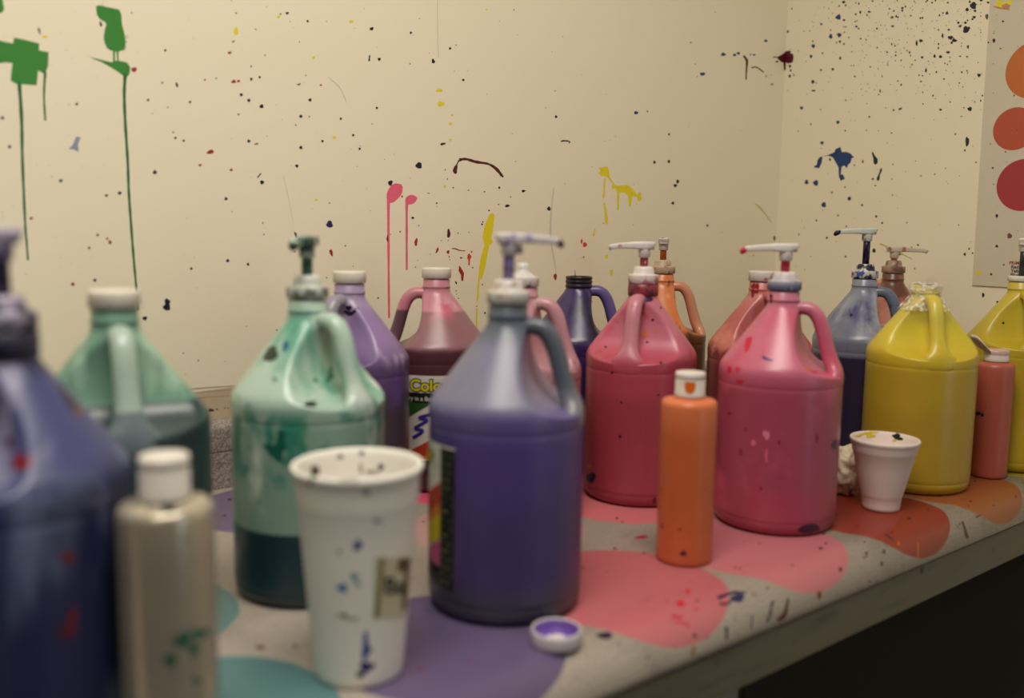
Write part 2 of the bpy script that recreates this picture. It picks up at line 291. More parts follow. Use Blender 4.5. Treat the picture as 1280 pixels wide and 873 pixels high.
for x, y, a, b, c in ((220, 98, 14, 15, BLUE), (225, 200, 12, 12, BLUE), (176, 208, 10, 14, BLUE), (76, 263, 10, 11, BLUE), (63, 322, 8, 9, BLUE), (322, 152, 7, 7, BLUE), (122, 138, 6, 7, BLUE), (990, 32, 18, 21, NAVY), (970, 10, 6, 8, NAVY), (955, 55, 10, 10, NAVY), (1000, 62, 8, 7, NAVY), (948, 170, 17, 20, NAVY), (965, 160, 8, 8, NAVY), (915, 150, 9, 7, NAVY), (905, 130, 7, 7, NAVY), (945, 130, 8, 7, NAVY), (995, 98, 10, 8, NAVY), (985, 110, 6, 6, NAVY), (957, 117, 5, 5, NAVY), (860, 215, 15, 11, NAVY), (882, 232, 15, 9, NAVY), (866, 245, 7, 7, NAVY), (815, 205, 6, 12, NAVY), (850, 170, 7, 6, NAVY), (690, 233, 10, 9, BLK), (667, 248, 6, 14, BLK), (803, 324, 9, 9, BLK), (769, 321, 7, 10, BLK), (846, 299, 11, 7, BLK), (698, 328, 7, 7, BLK), (720, 403, 6, 12, BLK), (1023, 430, 10, 10, BLK), (970, 623, 13, 12, BLK), (803, 627, 8, 6, BLK), (960, 268, 6, 11, BLK), (527, 99, 7, 7, BLK), (550, 94, 6, 6, BLK), (560, 99, 5, 5, BLK), (530, 150, 9, 5, BLK), (585, 46, 7, 7, BLK), (585, 61, 6, 6, BLK), (345, 70, 6, 9, BLK), (393, 68, 6, 5, BLK), (440, 163, 6, 6, BLK), (700, 102, 5, 6, BLK), (840, 75, 8, 9, BLK), (74, 467, 9, 10, DRED), (78, 517, 11, 4, DRED), (230, 333, 6, 9, (60, 26, 20)), (228, 238, 7, 7, (60, 26, 20)), (252, 115, 7, 6, BLK), (187, 396, 8, 7, (70, 34, 24)), (313, 437, 5, 5, (70, 34, 24)), (347, 222, 5, 5, BLK), (120, 400, 6, 6, (70, 34, 24)), (578, 345, 5, 4, BLK), (626, 300, 5, 7, BLK), (632, 318, 4, 4, BLK), (612, 290, 4, 4, BLK), (458, 520, 4, 10, BLK), (543, 263, 5, 4, BLK), (512, 50, 5, 5, BLK), (633, 90, 5, 4, BLK), (250, 12, 9, 8, BLK), (415, 6, 5, 5, BLK), (755, 15, 6, 5, BLK), (845, 15, 6, 5, BLK), (828, 362, 4, 4, BLK), (843, 369, 4, 4, BLK), (780, 412, 5, 6, BLK), (691, 466, 5, 5, BLK), (823, 452, 5, 5, BLK), (578, 486, 5, 5, BLK), (658, 345, 4, 4, BLK), (910, 474, 4, 5, BLK), (930, 497, 3, 4, BLK), (703, 594, 4, 4, BLK), (999, 582, 4, 4, BLK), (937, 616, 4, 4, BLK), (1042, 547, 5, 5, BLK), (915, 322, 6, 4, BLK), (817, 75, 5, 5, BLK), (797, 88, 5, 6, BLK), (1108, 232, 8, 12, NAVY), (1160, 122, 6, 6, BLK), (1146, 278, 5, 4, BLK), (1076, 243, 5, 5, BLK), (1195, 420, 7, 7, BLK), (1068, 95, 9, 16, (90, 84, 66)), (1035, 2, 9, 6, NAVY), (1075, 14, 8, 6, BLK)):
    p = k2(x, y); splash(blot(p[0], p[1], a/4.571, b/4.571), c)
for x, y, a, b, c in ((1209, 177, 2.4, 6, TEAL), (878, 92.5, 3.4, 2, BLUE), (795, 141, 2.6, 2, BLUE), (1002, 135, 2, 2, BLUE), (904, 68, 3, 2, BLUE), (957, 51, 2, 1.6, BLUE), (695, 146, 1.6, 1.8, BLK), (686, 261, 2.2, 2.6, NAVY), (654, 239, 2, 1.6, BLK), (836, 168, 1, 1.6, BLK), (1206, 318, 1.3, 2, BLK), (1246, 308, 1.8, 1.8, BLK), (1262, 295, 3, 3.4, (120, 80, 70)), (1239, 343, 1.4, 1.4, BLK), (1223, 341, 3, 3.2, YEL), (1217, 346, 1.4, 1.6, YEL), (1246, 270, 1.6, 2.4, BLK), (1241, 210, 1.2, 1.2, BLK), (1257, 190, 1, 1, BLK), (1229, 369, 1.6, 3, BLK), (1247, 378, 1.6, 1.6, BLK), (1092.5, 313.5, 2.2, 2.6, (50, 20, 24)), (1125, 317, 1.6, 2.6, (90, 40, 24)), (1147.6, 306.5, 1.4, 1.2, BLK), (1033.6, 297.5, 1.3, 1.5, BLK), (1139.5, 310, 1.3, 1.3, BLK), (1057, 321, 1.2, 1.4, BLK), (731, 306, 2.6, 3, ORED), (727, 302, 1.2, 3, ORED), (694, 346, 2, 4, RED), (1250, 5, 5, 5, YEL), (1258, 8, 5, 4, (206, 150, 110)), (1262, 3, 4, 3, YEL), (884, 282, 1.2, 1.6, BLK), (968, 298, 1.2, 3, BLK), (1040, 241, 1.2, 1.2, BLK), (818, 203, 1.6, 2, BLK), (836, 202, 1.6, 2, BLK), (847, 227, 1.8, 2.4, BLK), (844, 232, 2.2, 2, TEAL), (841, 254, 1.8, 2, TEAL)):
    splash(blot(x, y, a, b), c)
for pts, ws, c in (([(1100, 305), (1112, 310), (1126, 317), (1140, 324)], [1.6, 1.4, 1.4, .8], (206, 176, 60)), ([(944, 255), (952, 262), (964, 278)], [1, 1.4, .8], (204, 178, 70)), ([(1242, 8), (1250, 10), (1262, 12)], [1, 2, 1], (200, 130, 110))): splash(ribbon(pts, ws), c)
splash([(180, 500), (180, 538), (300, 530), (303, 482)], (206, 186, 156), 'back')
for y0 in (485, 490, 497): splash(ribbon([(200, y0+4.5), (258, y0), (285, y0-2), (303, y0-3.3)], [.9, 1.3, .9, .6]), (176, 156, 126), 'back')
for x, y, a in ((258, 514, 2), (263, 513, 2.6), (266, 513, 1.6), (271, 512, 1.2), (281, 510.5, 1), (285, 510.5, 1)): splash(blot(x, y, a, a*.8), (50, 34, 34), 'back')
rs = random.Random(5)
for i in range(190):
    x, y = rs.uniform(0, 968), rs.uniform(0, 480)
    r = 0.4+rs.random()**3*0.7
    splash(blot(x, y, r, r*rs.uniform(.7, 1.4), 0, .1, 8, rs), rs.choice((BLK, BLK, BLK, (90, 70, 55), (120, 100, 76), RED, (150, 132, 100))))
for i in range(400):
    if i < 270: x, y = min(1226, max(985, rs.gauss(1130, 62))), abs(rs.gauss(30, 55))
    else: x, y = rs.uniform(985, 1278), rs.uniform(0, 350)
    r = 0.4+rs.random()**3*0.8
    splash(blot(x, y, r, r*rs.uniform(.8, 1.5), 0, .1, 8, rs), rs.choice((BLK, BLK, NAVY, (70, 50, 36), (110, 86, 56))))
def add_polys(bm, which, first, nrm):
    """lay the blots on a surface as thin raised films of paint"""
    mats = []; base = first
    for i, (o, c) in enumerate(wall_polys[which]):
        m = paint(c)
        if m not in mats: mats.append(m)
        off = nrm*(0.0001+0.0003*i/len(wall_polys[which]))
        P = [hit(x, y, which) for x, y in o]
        vs = [bm.verts.new(p+off) for p in P]
        for t in tessellate_polygon([[Vector((q[0], q[1], 0)) for q in o]]):
            try: f = bm.faces.new([vs[k] for k in t])
            except ValueError: continue
            f.material_index = base+mats.index(m); f.normal_update()
            if f.normal.dot(nrm) < 0: f.normal_flip()
    return mats
t = NT('cream_wall_paint'); co = t.coord()
f1 = t.noise(co, 2.2, 4); f2 = t.noise(co, 300, 2)
wallmat = t.done(t.mix(t.math('MULTIPLY', f1, .5), lin((246, 236, 209)), lin((237, 226, 197))), 0.42, 0.4); t.bump(f2, 0.0006, 0.25)
def wall(name, which, bx, nrm):
    bm = bmesh.new(); box(bm, *bx)
    bmesh.ops.recalc_face_normals(bm, faces=bm.faces)
    ms = add_polys(bm, which, 1, nrm)
    o = obj(name, bm, [wallmat]+ms, smooth=False, recalc=False); o['kind'] = 'structure'; return o
wall('wall_back', 'back', (-2.2, XW+.1, YW, YW+.1, 0, 2.7), Vector((0, -1, 0)))
wall('wall_right', 'side', (XW, XW+.1, -2.2, YW, 0, 2.7), Vector((-1, 0, 0)))
bm = bmesh.new(); box(bm, -2.2, XW+.1, -2.2, YW+.1, -0.1, 0)
t = NT('grey_floor_tile'); co = t.coord(); br = t.n('ShaderNodeTexBrick', offset=0.0); br.inputs['Scale'].default_value = 3.3
br.inputs['Color1'].default_value = lin((92, 86, 76)); br.inputs['Color2'].default_value = lin((84, 80, 72)); br.inputs['Mortar'].default_value = lin((50, 46, 42))
br.inputs['Mortar Size'].default_value = .01; br.inputs['Row Height'].default_value = .5; t.l(co, br.inputs[0])
o = obj('floor', bm, t.done(br.outputs[0], .5), smooth=False); o['kind'] = 'structure'
bm = bmesh.new(); box(bm, -2.2, XW+.1, -2.2, YW+.1, 2.7, 2.8)
o = obj('ceiling', bm, plain('ceiling_white', (206, 200, 186), .8), smooth=False); o['kind'] = 'structure'

# ------------------------------------------------------------------ worktop
t = NT('speckled_grey_laminate'); uv = t.n('ShaderNodeUVMap').outputs[0]
sep = t.n('ShaderNodeSeparateXYZ'); t.l(uv, sep.inputs[0])
sp1 = t.noise(uv, 420, 2); sp2 = t.noise(uv, 9, 4); sp3 = t.noise(uv, 60, 4)
col = t.mix(t.step(sp1, .42, .6), lin((150, 141, 130)), lin((178, 168, 156)))
col = t.mix(t.math('MULTIPLY', t.step(sp2, .5, .75), .45), col, lin((112, 106, 100)))
col = t.mix(t.math('MULTIPLY', t.step(sp3, .62, .72), .5), col, lin((90, 86, 84)))
wobble = t.math('MULTIPLY', t.math('SUBTRACT', t.noise(uv, 16, 2), .5), .005)
scr = t.step(t.noise(uv, 14, 5, (1, 7, 1)), .6, .72)
CIRC = [(0.225, .66, (86, 124, 124)), (0.455, .66, (98, 84, 118)), (.681, .658, (192, 106, 114)), (.904, .658, (206, 122, 132)), (1.138, .648, (160, 62, 48)), (1.362, .650, (180, 106, 60)), (1.60, .66, (206, 186, 60)),
        (.232, .888, (90, 128, 126)), (.69, .888, (190, 150, 146)), (.916, .882, (222, 122, 130)), (1.15, .885, (206, 84, 60)), (1.385, .885, (206, 140, 50)), (.26, 1.13, (90, 130, 110)), (.503, 1.135, (108, 94, 122)), (.735, 1.12, (232, 96, 128)), (.965, 1.12, (206, 110, 120))]
for (cx, cy, c) in CIRC:
    d = t.math('SQRT', t.math('ADD', t.math('POWER', t.math('SUBTRACT', sep.outputs[0], cx), 2.0), t.math('POWER', t.math('SUBTRACT', sep.outputs[1], cy), 2.0)))
    f = t.math('SUBTRACT', 1.0, t.step(t.math('ADD', d, wobble), .1095, .1115))
    c2 = t.mix(t.math('MULTIPLY', scr, .35), lin(c), tuple(q*.62 for q in lin(c)[:3])+(1,))
    col = t.mix(f, col, c2)
topmat = t.done(col, .38, .5)
YC, RA = 0.598, 0.042
prof = [(YW-.001, 0)]+[(YW-.001-(YW-.001-YC)*k/8, 0) for k in range(1, 9)]
arc = 12
for k in range(1, arc+1):
    a = pi/2*k/arc; prof.append((YC-RA*sin(a), -RA+RA*cos(a)))
prof += [(YC-RA+.004, -.046), (YC, -.046), (YW-.001, -.046)]
ws = [p[0] if p[1] == 0 else None for p in prof]
bm = bmesh.new(); ul = bm.loops.layers.uv.new('unrolled')
X0, X1, NX = -1.2, XW-.001, 2
s = []; 
for k, p in enumerate(prof):
    if k == 0: s.append(p[0])
    else: s.append(s[-1]-math.hypot(p[0]-prof[k-1][0], p[1]-prof[k-1][1]))
ringv = [[bm.verts.new((x, p[0], TOP+p[1])) for p in prof] for x in (X0, X1)]
for k in range(len(prof)-1):
    f = bm.faces.new((ringv[0][k], ringv[1][k], ringv[1][k+1], ringv[0][k+1]))
    for lp, (xx, kk) in zip(f.loops, ((X0, k), (X1, k), (X1, k+1), (X0, k+1))): lp[ul].uv = (xx, s[kk])
bm.faces.new(ringv[0][::-1]); bm.faces.new(ringv[1])
bm.normal_update(); bmesh.ops.recalc_face_normals(bm, faces=bm.faces)
TOPBVH = BVHTree.FromBMesh(bm)
# paint spots spilt on the worktop
top_mats = [topmat]
def film(bm, bvh, outline, mat, mats, off=.0003, mw=None):
    """a thin film of paint on any surface, outline in photograph pixels; drops the part that misses"""
    cx = sum(p[0] for p in outline)/len(outline); cy = sum(p[1] for p in outline)/len(outline)
    inv = mw.inverted() if mw else Matrix(); rot = inv.to_3x3(); o0 = inv @ EYE
    rings = []
    for f in (0, .5, 1):
        row = []
        for (x, y) in (outline if f else [(cx, cy)]):
            loc, nrm, i, d = bvh.ray_cast(o0, (rot @ ray(cx+(x-cx)*f, cy+(y-cy)*f)).normalized())
            if loc is None: return
            row.append(bm.verts.new(loc+nrm*off))
        rings.append(row)
    if mat not in mats: mats.append(mat)
    mi = mats.index(mat); n = len(outline); fs = []
    for i in range(n):
        j = (i+1) % n
        fs.append(bm.faces.new((rings[0][0], rings[1][i], rings[1][j])))
        fs.append(bm.faces.new((rings[1][i], rings[2][i], rings[2][j], rings[1][j])))
    vd = o0
    for f in fs:
        f.material_index = mi; f.normal_update(); f.smooth = True
        if f.normal.dot(vd-f.calc_center_median()) < 0: f.normal_flip()
for o_, c in ((blot(756, 795, 10, 4.5), (40, 14, 44)), (blot(922, 748, 9, 5, -10), (24, 28, 84)), (ribbon([(897, 748), (905, 745), (916, 741), (932, 741)], [5, 3.5, 2.4, 2]), (44, 16, 60)), (ribbon([(899, 755), (908, 756), (915, 751)], [3, 2.4, 2]), (52, 14, 44)),
              (blot(851, 755, 5.5, 3.4), (206, 30, 52)), (blot(860, 740, 3.4, 2.4), (206, 30, 52)), (blot(849, 772, 5, 2), (190, 44, 60)), (blot(870, 762, 3, 2), (200, 60, 80)), (blot(802, 672, 8, 1.8, -5), (170, 20, 40)), (blot(843, 771, 4, 2), (180, 40, 54)), (ribbon([(843, 778), (855, 779), (861, 783)], 2.4), (196, 60, 70)),
              (blot(1050.5, 712, 2, 3), (60, 16, 30)), (blot(1026, 686, 3, 1.2), (70, 24, 40)), (blot(919, 710, 2, 1), (170, 20, 50)), (blot(925, 711, 2, 1), (170, 20, 50)), (ribbon([(908, 784), (908, 800)], [4, 2]), (20, 22, 44)), (ribbon([(966, 752), (962, 768), (959, 778)], [3, 2, 2]), (34, 26, 30)),
              (ribbon([(985, 748), (981, 770), (972, 776)], [2.4, 4, 4]), (90, 32, 24)), (ribbon([(867, 808), (866, 820)], 3), (150, 100, 20)), (blot(1024, 744, 2.4, 5), (110, 40, 24)), (ribbon([(1203, 652), (1206, 662), (1209, 672)], [2.6, 2.6, 4]), (70, 36, 22)), (ribbon([(1147, 678), (1147, 698)], 1.5), (190, 110, 40)), (blot(1123, 680, 2, 3), (190, 90, 40)), (blot(1083, 692, 2, 2), (80, 20, 24)), (ribbon([(1105, 668), (1114, 673), (1117, 676)], [1, 2.4, 1]), (70, 40, 60)), (ribbon([(1220, 647), (1226, 644)], [2, 1]), (40, 34, 34)), (blot(1105, 690, 1.6, 3), (60, 50, 50)), (blot(1213, 627, 2.4, 1), (110, 50, 24)), (blot(1270, 621, 1.6, 2), (120, 40, 24)),
              (blot(287, 625, 2.6, 1.2), (30, 18, 40)), (blot(325, 810, 6, 2.2), (96, 62, 60)), (blot(369, 808, 3, 2), (110, 76, 66)), (blot(525, 836, 4, 2.4), (120, 36, 60)), (blot(281, 645, 2, 1), (50, 34, 60)), (blot(868, 795, 3, 2), (80, 60, 50)), (blot(1102, 705, 1.6, 3), (70, 40, 30)), (ribbon([(940, 770), (939, 786)], [2, 1.4]), (70, 60, 50))):
    film(bm, TOPBVH, o_, paint(c), top_mats)
rt = random.Random(12)
for i in range(110):
    x, y = rt.uniform(520, 1260), rt.uniform(600, 830); r = rt.uniform(.5, 1.7)
    film(bm, TOPBVH, blot(x, y, r*1.5, r*.8, 0, .15, 8, rt), paint(rt.choice(((50, 40, 44), (90, 60, 56), (40, 24, 50), (120, 30, 40)))), top_mats)
worktop = obj('worktop', bm, top_mats, recalc=False)
for p in worktop.data.polygons:
    if p.material_index == 0: p.use_smooth = len(p.vertices) == 4
tag(worktop, 'long grey speckled worktop with rounded front edge and painted colour circles along the wall', 'worktop')
bm = bmesh.new()
YB = 1.2584
bs = [(YW-.001, 0), (YB, 0)]+[(YB, z) for z in (.0515,)]+[(YB+.0015, .0525), (YB+.0015, .0535), (YB, .0545), (YB, .084)]+[(YB+.015*(1-cos(a)), .084+.013*sin(a)) for a in (.25, .5, .8, 1.1, 1.35, 1.57)]+[(YW-.001, .0985)]
r0 = [[bm.verts.new((x, p[0], TOP+p[1]+.0003)) for p in bs] for x in (X0, X1)]
for k in range(len(bs)):
    q = (k+1) % len(bs); bm.faces.new((r0[0][k], r0[1][k], r0[1][q], r0[0][q]))
bm.faces.new(r0[0]); bm.faces.new(r0[1][::-1])
t = NT('speckled_splashback'); co = t.coord(); v = t.noise(co, 420, 2)
o = obj('splashback', bm, t.done(t.mix(t.step(v, .4, .62), lin((118, 106, 100)), lin((168, 156, 148))), .4), worktop, smooth=False)
bm = bmesh.new(); box(bm, X0, X1, YC-RA+.002, YC-RA+.022, TOP-.0955, TOP-.0455)
t = NT('drab_painted_board'); co = t.coord(); v = t.noise(co, 30, 5, (.3, 1, 2))
fmat = t.done(t.mix(t.step(v, .45, .8), lin((104, 96, 80)), lin((84, 77, 64))), .5)
bmesh.ops.recalc_face_normals(bm, faces=bm.faces); fb = BVHTree.FromBMesh(bm); fm = [fmat]
for o_, c in ((ribbon([(1152, 708), (1152, 717)], [6, 2]), (16, 12, 14)), (ribbon([(1234, 674), (1244, 670), (1254, 666)], [1, 2, 1]), (70, 62, 50)), (ribbon([(994, 800), (992, 806)], 1.2), (60, 50, 40)), (blot(1241, 688, 1.2, 3), (70, 62, 50)), (blot(897, 828, 2, 4), (90, 60, 46))):
    film(bm, fb, o_, paint(c), fm)
obj('front_rail', bm, fm, worktop, smooth=False, recalc=False)
for x in (-1.0, 1.74):
    bm = bmesh.new(); box(bm, x-.02, x+.02, YC-RA+.024, YW-.02, 0.0, TOP-.0465)
    obj('end_panel', bm, plain('panel_grey', (96, 92, 84), .5), worktop, smooth=False)

# ------------------------------------------------------------------ the poster
bm = bmesh.new(); box(bm, PX, XW-.0003, .38, .8285, TOP+.281, TOP+.93)
for v in bm.verts:
    if v.co.y > .8 and v.co.z > TOP+.9: v.co.y += .008
bmesh.ops.recalc_face_normals(bm, faces=bm.faces)
N_ = Vector((-1, 0, 0)); ms = [plain('poster_card', (216, 207, 184), .35, .05)]
for i, (cy, cz, r, c) in enumerate(((.7457, .6727, .0513, (204, 112, 50)), (.773, .570, .0385, (192, 82, 58)), (.7503, .468, .047, (176, 54, 58)), (.63, .655, .046, (226, 150, 50)), (.655, .55, .044, (206, 60, 90)), (.60, .45, .05, (150, 60, 120)), (.55, .56, .046, (226, 190, 60)), (.50, .67, .045, (120, 160, 70)), (.47, .46, .045, (70, 120, 150)))):
    ms.append(plain('poster_ink', c, .35, .1)); vs = [bm.verts.new((PX-.0002, cy+r*cos(2*pi*k/48), TOP+cz+r*sin(2*pi*k/48))) for k in range(48)]
    f = bm.faces.new(vs); f.material_index = len(ms)-1; f.normal_update()
    if f.normal.dot(N_) < 0: f.normal_flip()
base = len(ms); ms += add_polys(bm, 'poster', base, N_)
def text_mesh(s, size, bold=0.0):
    cu = bpy.data.curves.new('lettering', 'FONT'); cu.body = s; cu.size = size; cu.offset = bold
    o = bpy.data.objects.new('lettering', cu); C.objects.link(o); bpy.context.view_layer.update()
    me = o.evaluated_get(bpy.context.evaluated_depsgraph_get()).to_mesh()
    vs = [tuple(v.co) for v in me.vertices]; fs = [tuple(p.vertices) for p in me.polygons]
    wd = max([v[0] for v in vs] or [0]); o.to_mesh_clear(); bpy.data.objects.remove(o); bpy.data.curves.remove(cu)
    return vs, fs, wd
def letters(bm, s, size, place, mi, bold=0.0):
    vs, fs, wd = text_mesh(s, size, bold); nv = [bm.verts.new(place(x, y)) for x, y, z in vs]
    for f in fs:
        try: bm.faces.new([nv[k] for k in f]).material_index = mi
        except ValueError: pass
    return wd
ms.append(plain('red_ink', (170, 50, 44), .4)); ri = len(ms)-1; ms.append(plain('black_ink', (40, 36, 34), .4)); bi = len(ms)-1
for k, (s_, mi, y0) in enumerate((('PRIMARY', ri, .764), ('Red', bi, .760), ('Yellow', bi, .760), ('Blue', bi, .760), ('colors', bi, .764))):
    letters(bm, s_, .0085, lambda x, y, y0=y0, k=k: (PX-.0004, y0-x, TOP+.3235-.0073*k+y), mi, .0002)
o = obj('poster', bm, ms, smooth=False, recalc=False)
tag(o, 'pale card poster with orange and red circles hanging on the right wall', 'poster')

# ------------------------------------------------------------------ gallon jugs
RJ = .0775
BODY = [(0, .007), (.058, .006), (.064, .001), (.068, .0005), (.0715, .002), (.0748, .0055), (.0766, .0105), (.077, .0145), (.0769, .0158), (.0767, .0166), (.0769, .0174), (.0774, .019), (.0775, .023)]
BODY += [(.0775, z/1000) for z in range(32, 180, 12)]
BODY += [(.0775, .1815), (.0774, .183), (.0771, .1842), (.0771, .1852), (.0774, .1866), (.0776, .189), (.0777, .193), (.0777, .1975), (.0774, .2015), (.0766, .2048), (.0755, .2078), (.0741, .2104), (.0725, .2128)]
nc = 18
for k in range(1, nc+1):
    z = .2128+(.2765-.2128)*k/nc; BODY.append((.0725+(.0246-.0725)*k/nc, z))
BODY += [(.0222, .280), (.0203, .2835), (.0196, .287), (.0196, .2885), (.0205, .2895), (.0205, .291), (.0194, .2922), (.0194, .3005), (.0178, .3018), (.016, .3018)]
BODY.sort(key=lambda p: 0)
PK = [(.195, .1), (.1962, .088), (.1975, .078), (.199, .0705), (.2005, .0635), (.2025, .0565), (.205, .0485), (.2085, .041), (.213, .0355), (.219, .0305), (.227, .0262), (.236, .0230), (.247, .0206), (.258, .0198), (.268, .0201), (.276, .0212), (.282, .0235), (.286, .04), (.3, .1)]
def interp(T, z):
    if z <= T[0][0]: return T[0][1]
    for a, b in zip(T, T[1:]):
        if z <= b[0]: return a[1]+(b[1]-a[1])*(z-a[0])/(b[0]-a[0])
    return T[-1][1]
def dense(prof):
    out = []
    for a, b in zip(prof, prof[1:]):
        out.append(a)
        if .19 < a[1] < .214 and b[1]-a[1] > .0012:
            for k in range(1, 3): out.append((a[0]+(b[0]-a[0])*k/3, a[1]+(b[1]-a[1])*k/3))
    out.append(prof[-1]); return out
BODYD = dense(BODY)
def body_bm(n=112):
    bm = bmesh.new(); rows = []
    for (r, z) in BODYD:
        if r == 0: rows.append([bm.verts.new((0, 0, z))]); continue
        row = []
        for i in range(n):
            ph = 2*pi*i/n; rr = r
            if .194 < z < .287 and cos(ph) > .08:
                q = interp(PK, z)/max(cos(ph), .08)
                kk = .0045; hh = max(kk-abs(r-q), 0)/kk; rr = min(r, q)-hh*hh*kk*.25
            row.append(bm.verts.new((rr*cos(ph), rr*sin(ph), z)))
        rows.append(row)
    for a, b in zip(rows, rows[1:]):
        for i in range(n):
            j = (i+1) % n
            if len(a) == 1: bm.faces.new((a[0], b[j], b[i]))
            else: bm.faces.new((a[i], a[j], b[j], b[i]))
    bmesh.ops.recalc_face_normals(bm, faces=bm.faces)
    if sum(f.normal.dot(f.calc_center_median()-Vector((0, 0, .1))) for f in bm.faces) < 0: bmesh.ops.reverse_faces(bm, faces=bm.faces)
    return bm
HANDLE = catmull([(.013, .2790, .0092, .0082), (.026, .2808, .0097, .0085), (.036, .2780, .0100, .0088), (.0432, .2698, .0102, .0090), (.0484, .2575, .0102, .0090), (.0525, .243, .0102, .0090), (.0566, .229, .0104, .0092), (.0605, .2175, .0118, .0094), (.0645, .2085, .0155, .0094), (.0672, .2005, .0230, .0098), (.0682, .192, .0265, .0098), (.0683, .185, .024, .0090), (.0670, .179, .014, .006)], 4)
white = plain('white_cap_plastic', (226, 218, 204), .38, .06)
def stained(name, base, stains, rough=.4): return jugmat(name, base, (), stains, rough)
def white_cap(root, mat=white):
    bm = bmesh.new()
    lathe(bm, [(0, .3026), (.0205, .3026), (.0214, .3032), (.0214, .3158), (.0207, .3172), (.0192, .3176), (.018, .3172), (0, .3172)], 120, rib=.0004, ribz=(.3031, .316))
    return obj('cap', bm, mat, root)
def pump(root, deg, ext=.012, cmat=white, smat=white, hmat=white, length=.052, tipmat=None, dome=True):
    """screw collar, stem and spout head"""
    rz = radians(deg)-root.rotation_euler.z
    bm = bmesh.new()
    lathe(bm, [(0, .3026), (.0203, .3026), (.0212, .3032), (.0212, .3135), (.0206, .3148), (.0158, .3152), (.0148, .3165), (.0142, .3225), (.0125, .3255), (.0085, .3262), (0, .3262)] if dome else [(0, .3026), (.0203, .3026), (.0212, .3032), (.0212, .3095), (.0204, .3108), (.0075, .3112), (0, .3112)], 96, rib=.0005, ribz=(.3031, .314))
    col_ = obj('pump_collar', bm, cmat, root)
    bm = bmesh.new()
    zb = .326 if dome else .311
    lathe(bm, [(0, zb), (.0056, zb), (.0056, .34+ext), (0, .34+ext)], 28); st = obj('pump_stem', bm, smat, root)
    bm = bmesh.new(); z = .3265+ext
    lathe(bm, [(0, z), (.0072, z), (.0080, z+.0006), (.0083, z+.011), (.0083, z+.0115), (0, z+.0115)], 32)
    zt = z+.0165
    secs = [(-.0125, zt-.0005, .0075, .0045), (-.0118, zt, .0088, .0055), (.0, zt, .0092, .0056), (.012, zt+.0002, .0082, .0052), (.018, zt+.0002, .0068, .0046), (.03, zt-.0004, .0060, .0042), (length*.8, zt-.0012, .0054, .0037), (length*.93, zt-.0022, .0050, .0034), (length, zt-.0042, .0046, .0032)]
    loft(bm, secs, 5, 32); h = obj('pump_head', bm, hmat, root); h.rotation_euler.z = rz
    if tipmat:
        bm = bmesh.new()
        loft(bm, [(length*.95, zt-.0024, .0053, .0038), (length, zt-.0042, .0053, .0038), (length+.003, zt-.0072, .003, .0025)], 2.4, 16)
        obj('dried_paint_blob', bm, tipmat, h)
    return col_, st, h
BM_SRC = body_bm()
BODY_ME = bpy.data.meshes.new('jug_body'); BM_SRC.to_mesh(BODY_ME)
GROUP = 'gallon paint jugs on the worktop'
def jug(label, xy, hdeg, mat, dabs=(), cap='white', hmat=None):
    """hdeg: where the handle points, 0 = to the picture's right, 270 = to the viewer"""
    root = empty('paint_jug', (xy[0], xy[1], TOP), label, 'paint jug', radians(hdeg)-YAW, GROUP)
    bm = bmesh.new(); bm.from_mesh(BODY_ME); bvh = BVHTree.FromBMesh(bm)
    mw = Matrix.Translation(root.location) @ Matrix.Rotation(root.rotation_euler.z, 4, 'Z'); ms = [mat]
    for o_, c in dabs: film(bm, bvh, o_, paint(c), ms, .00035, mw)
    obj('jug_body', bm, ms, root, recalc=False)
    bm = bmesh.new(); loft(bm, HANDLE, 2.2, 20); obj('handle', bm, hmat or mat, root)
    if cap == 'white': white_cap(root)
    return root
def jp(deg): return deg-math.degrees(YAW)      # picture angle -> world angle
B = blot
# --- purple jug in front
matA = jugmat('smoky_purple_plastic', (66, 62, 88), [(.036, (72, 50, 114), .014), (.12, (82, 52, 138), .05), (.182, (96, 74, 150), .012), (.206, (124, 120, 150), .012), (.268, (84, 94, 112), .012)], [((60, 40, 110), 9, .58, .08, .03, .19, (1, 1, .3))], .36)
matAh = jugmat('smoky_grey_plastic', (128, 128, 138), [(.215, (84, 94, 108), .012)])
pw = stained('smeared_purple_white', (216, 206, 206), [((130, 100, 176), 60, .64, .06, .3, .5, (1, 1, .4)), ((170, 150, 186), 120, .66, .05, .3, .5, None)])
jA = jug('smoky purple jug with a white pump and printed label, in front behind the loose lid', (.561, .710), 349, matA, [], None, matAh)
cA_, sA_, hA_ = pump(jA, jp(2), .023, stained('dusty_white_plastic', (212, 204, 194), [((176, 140, 120), 140, .6, .05, .3, .5, None)]), stained('purple_streaked_stem', (150, 124, 190), [((110, 70, 170), 90, .5, .1, .3, .5, (1, 1, .2))]), pw, .05, plain('dark_plum_paint', (64, 34, 50), .4))
bm = bmesh.new(); loft(bm, [(.0105, .3595, .0042, .0032), (.0105, .3560, .0042, .0032), (.0105, .3515, .0040, .0030)], 3.5, 16)
tb = obj('lock_tab', bm, stained('tab_dipped_in_plum', (222, 214, 206), [((60, 28, 44), 40, .3, .05, .28, .3535, None)]), hA_)
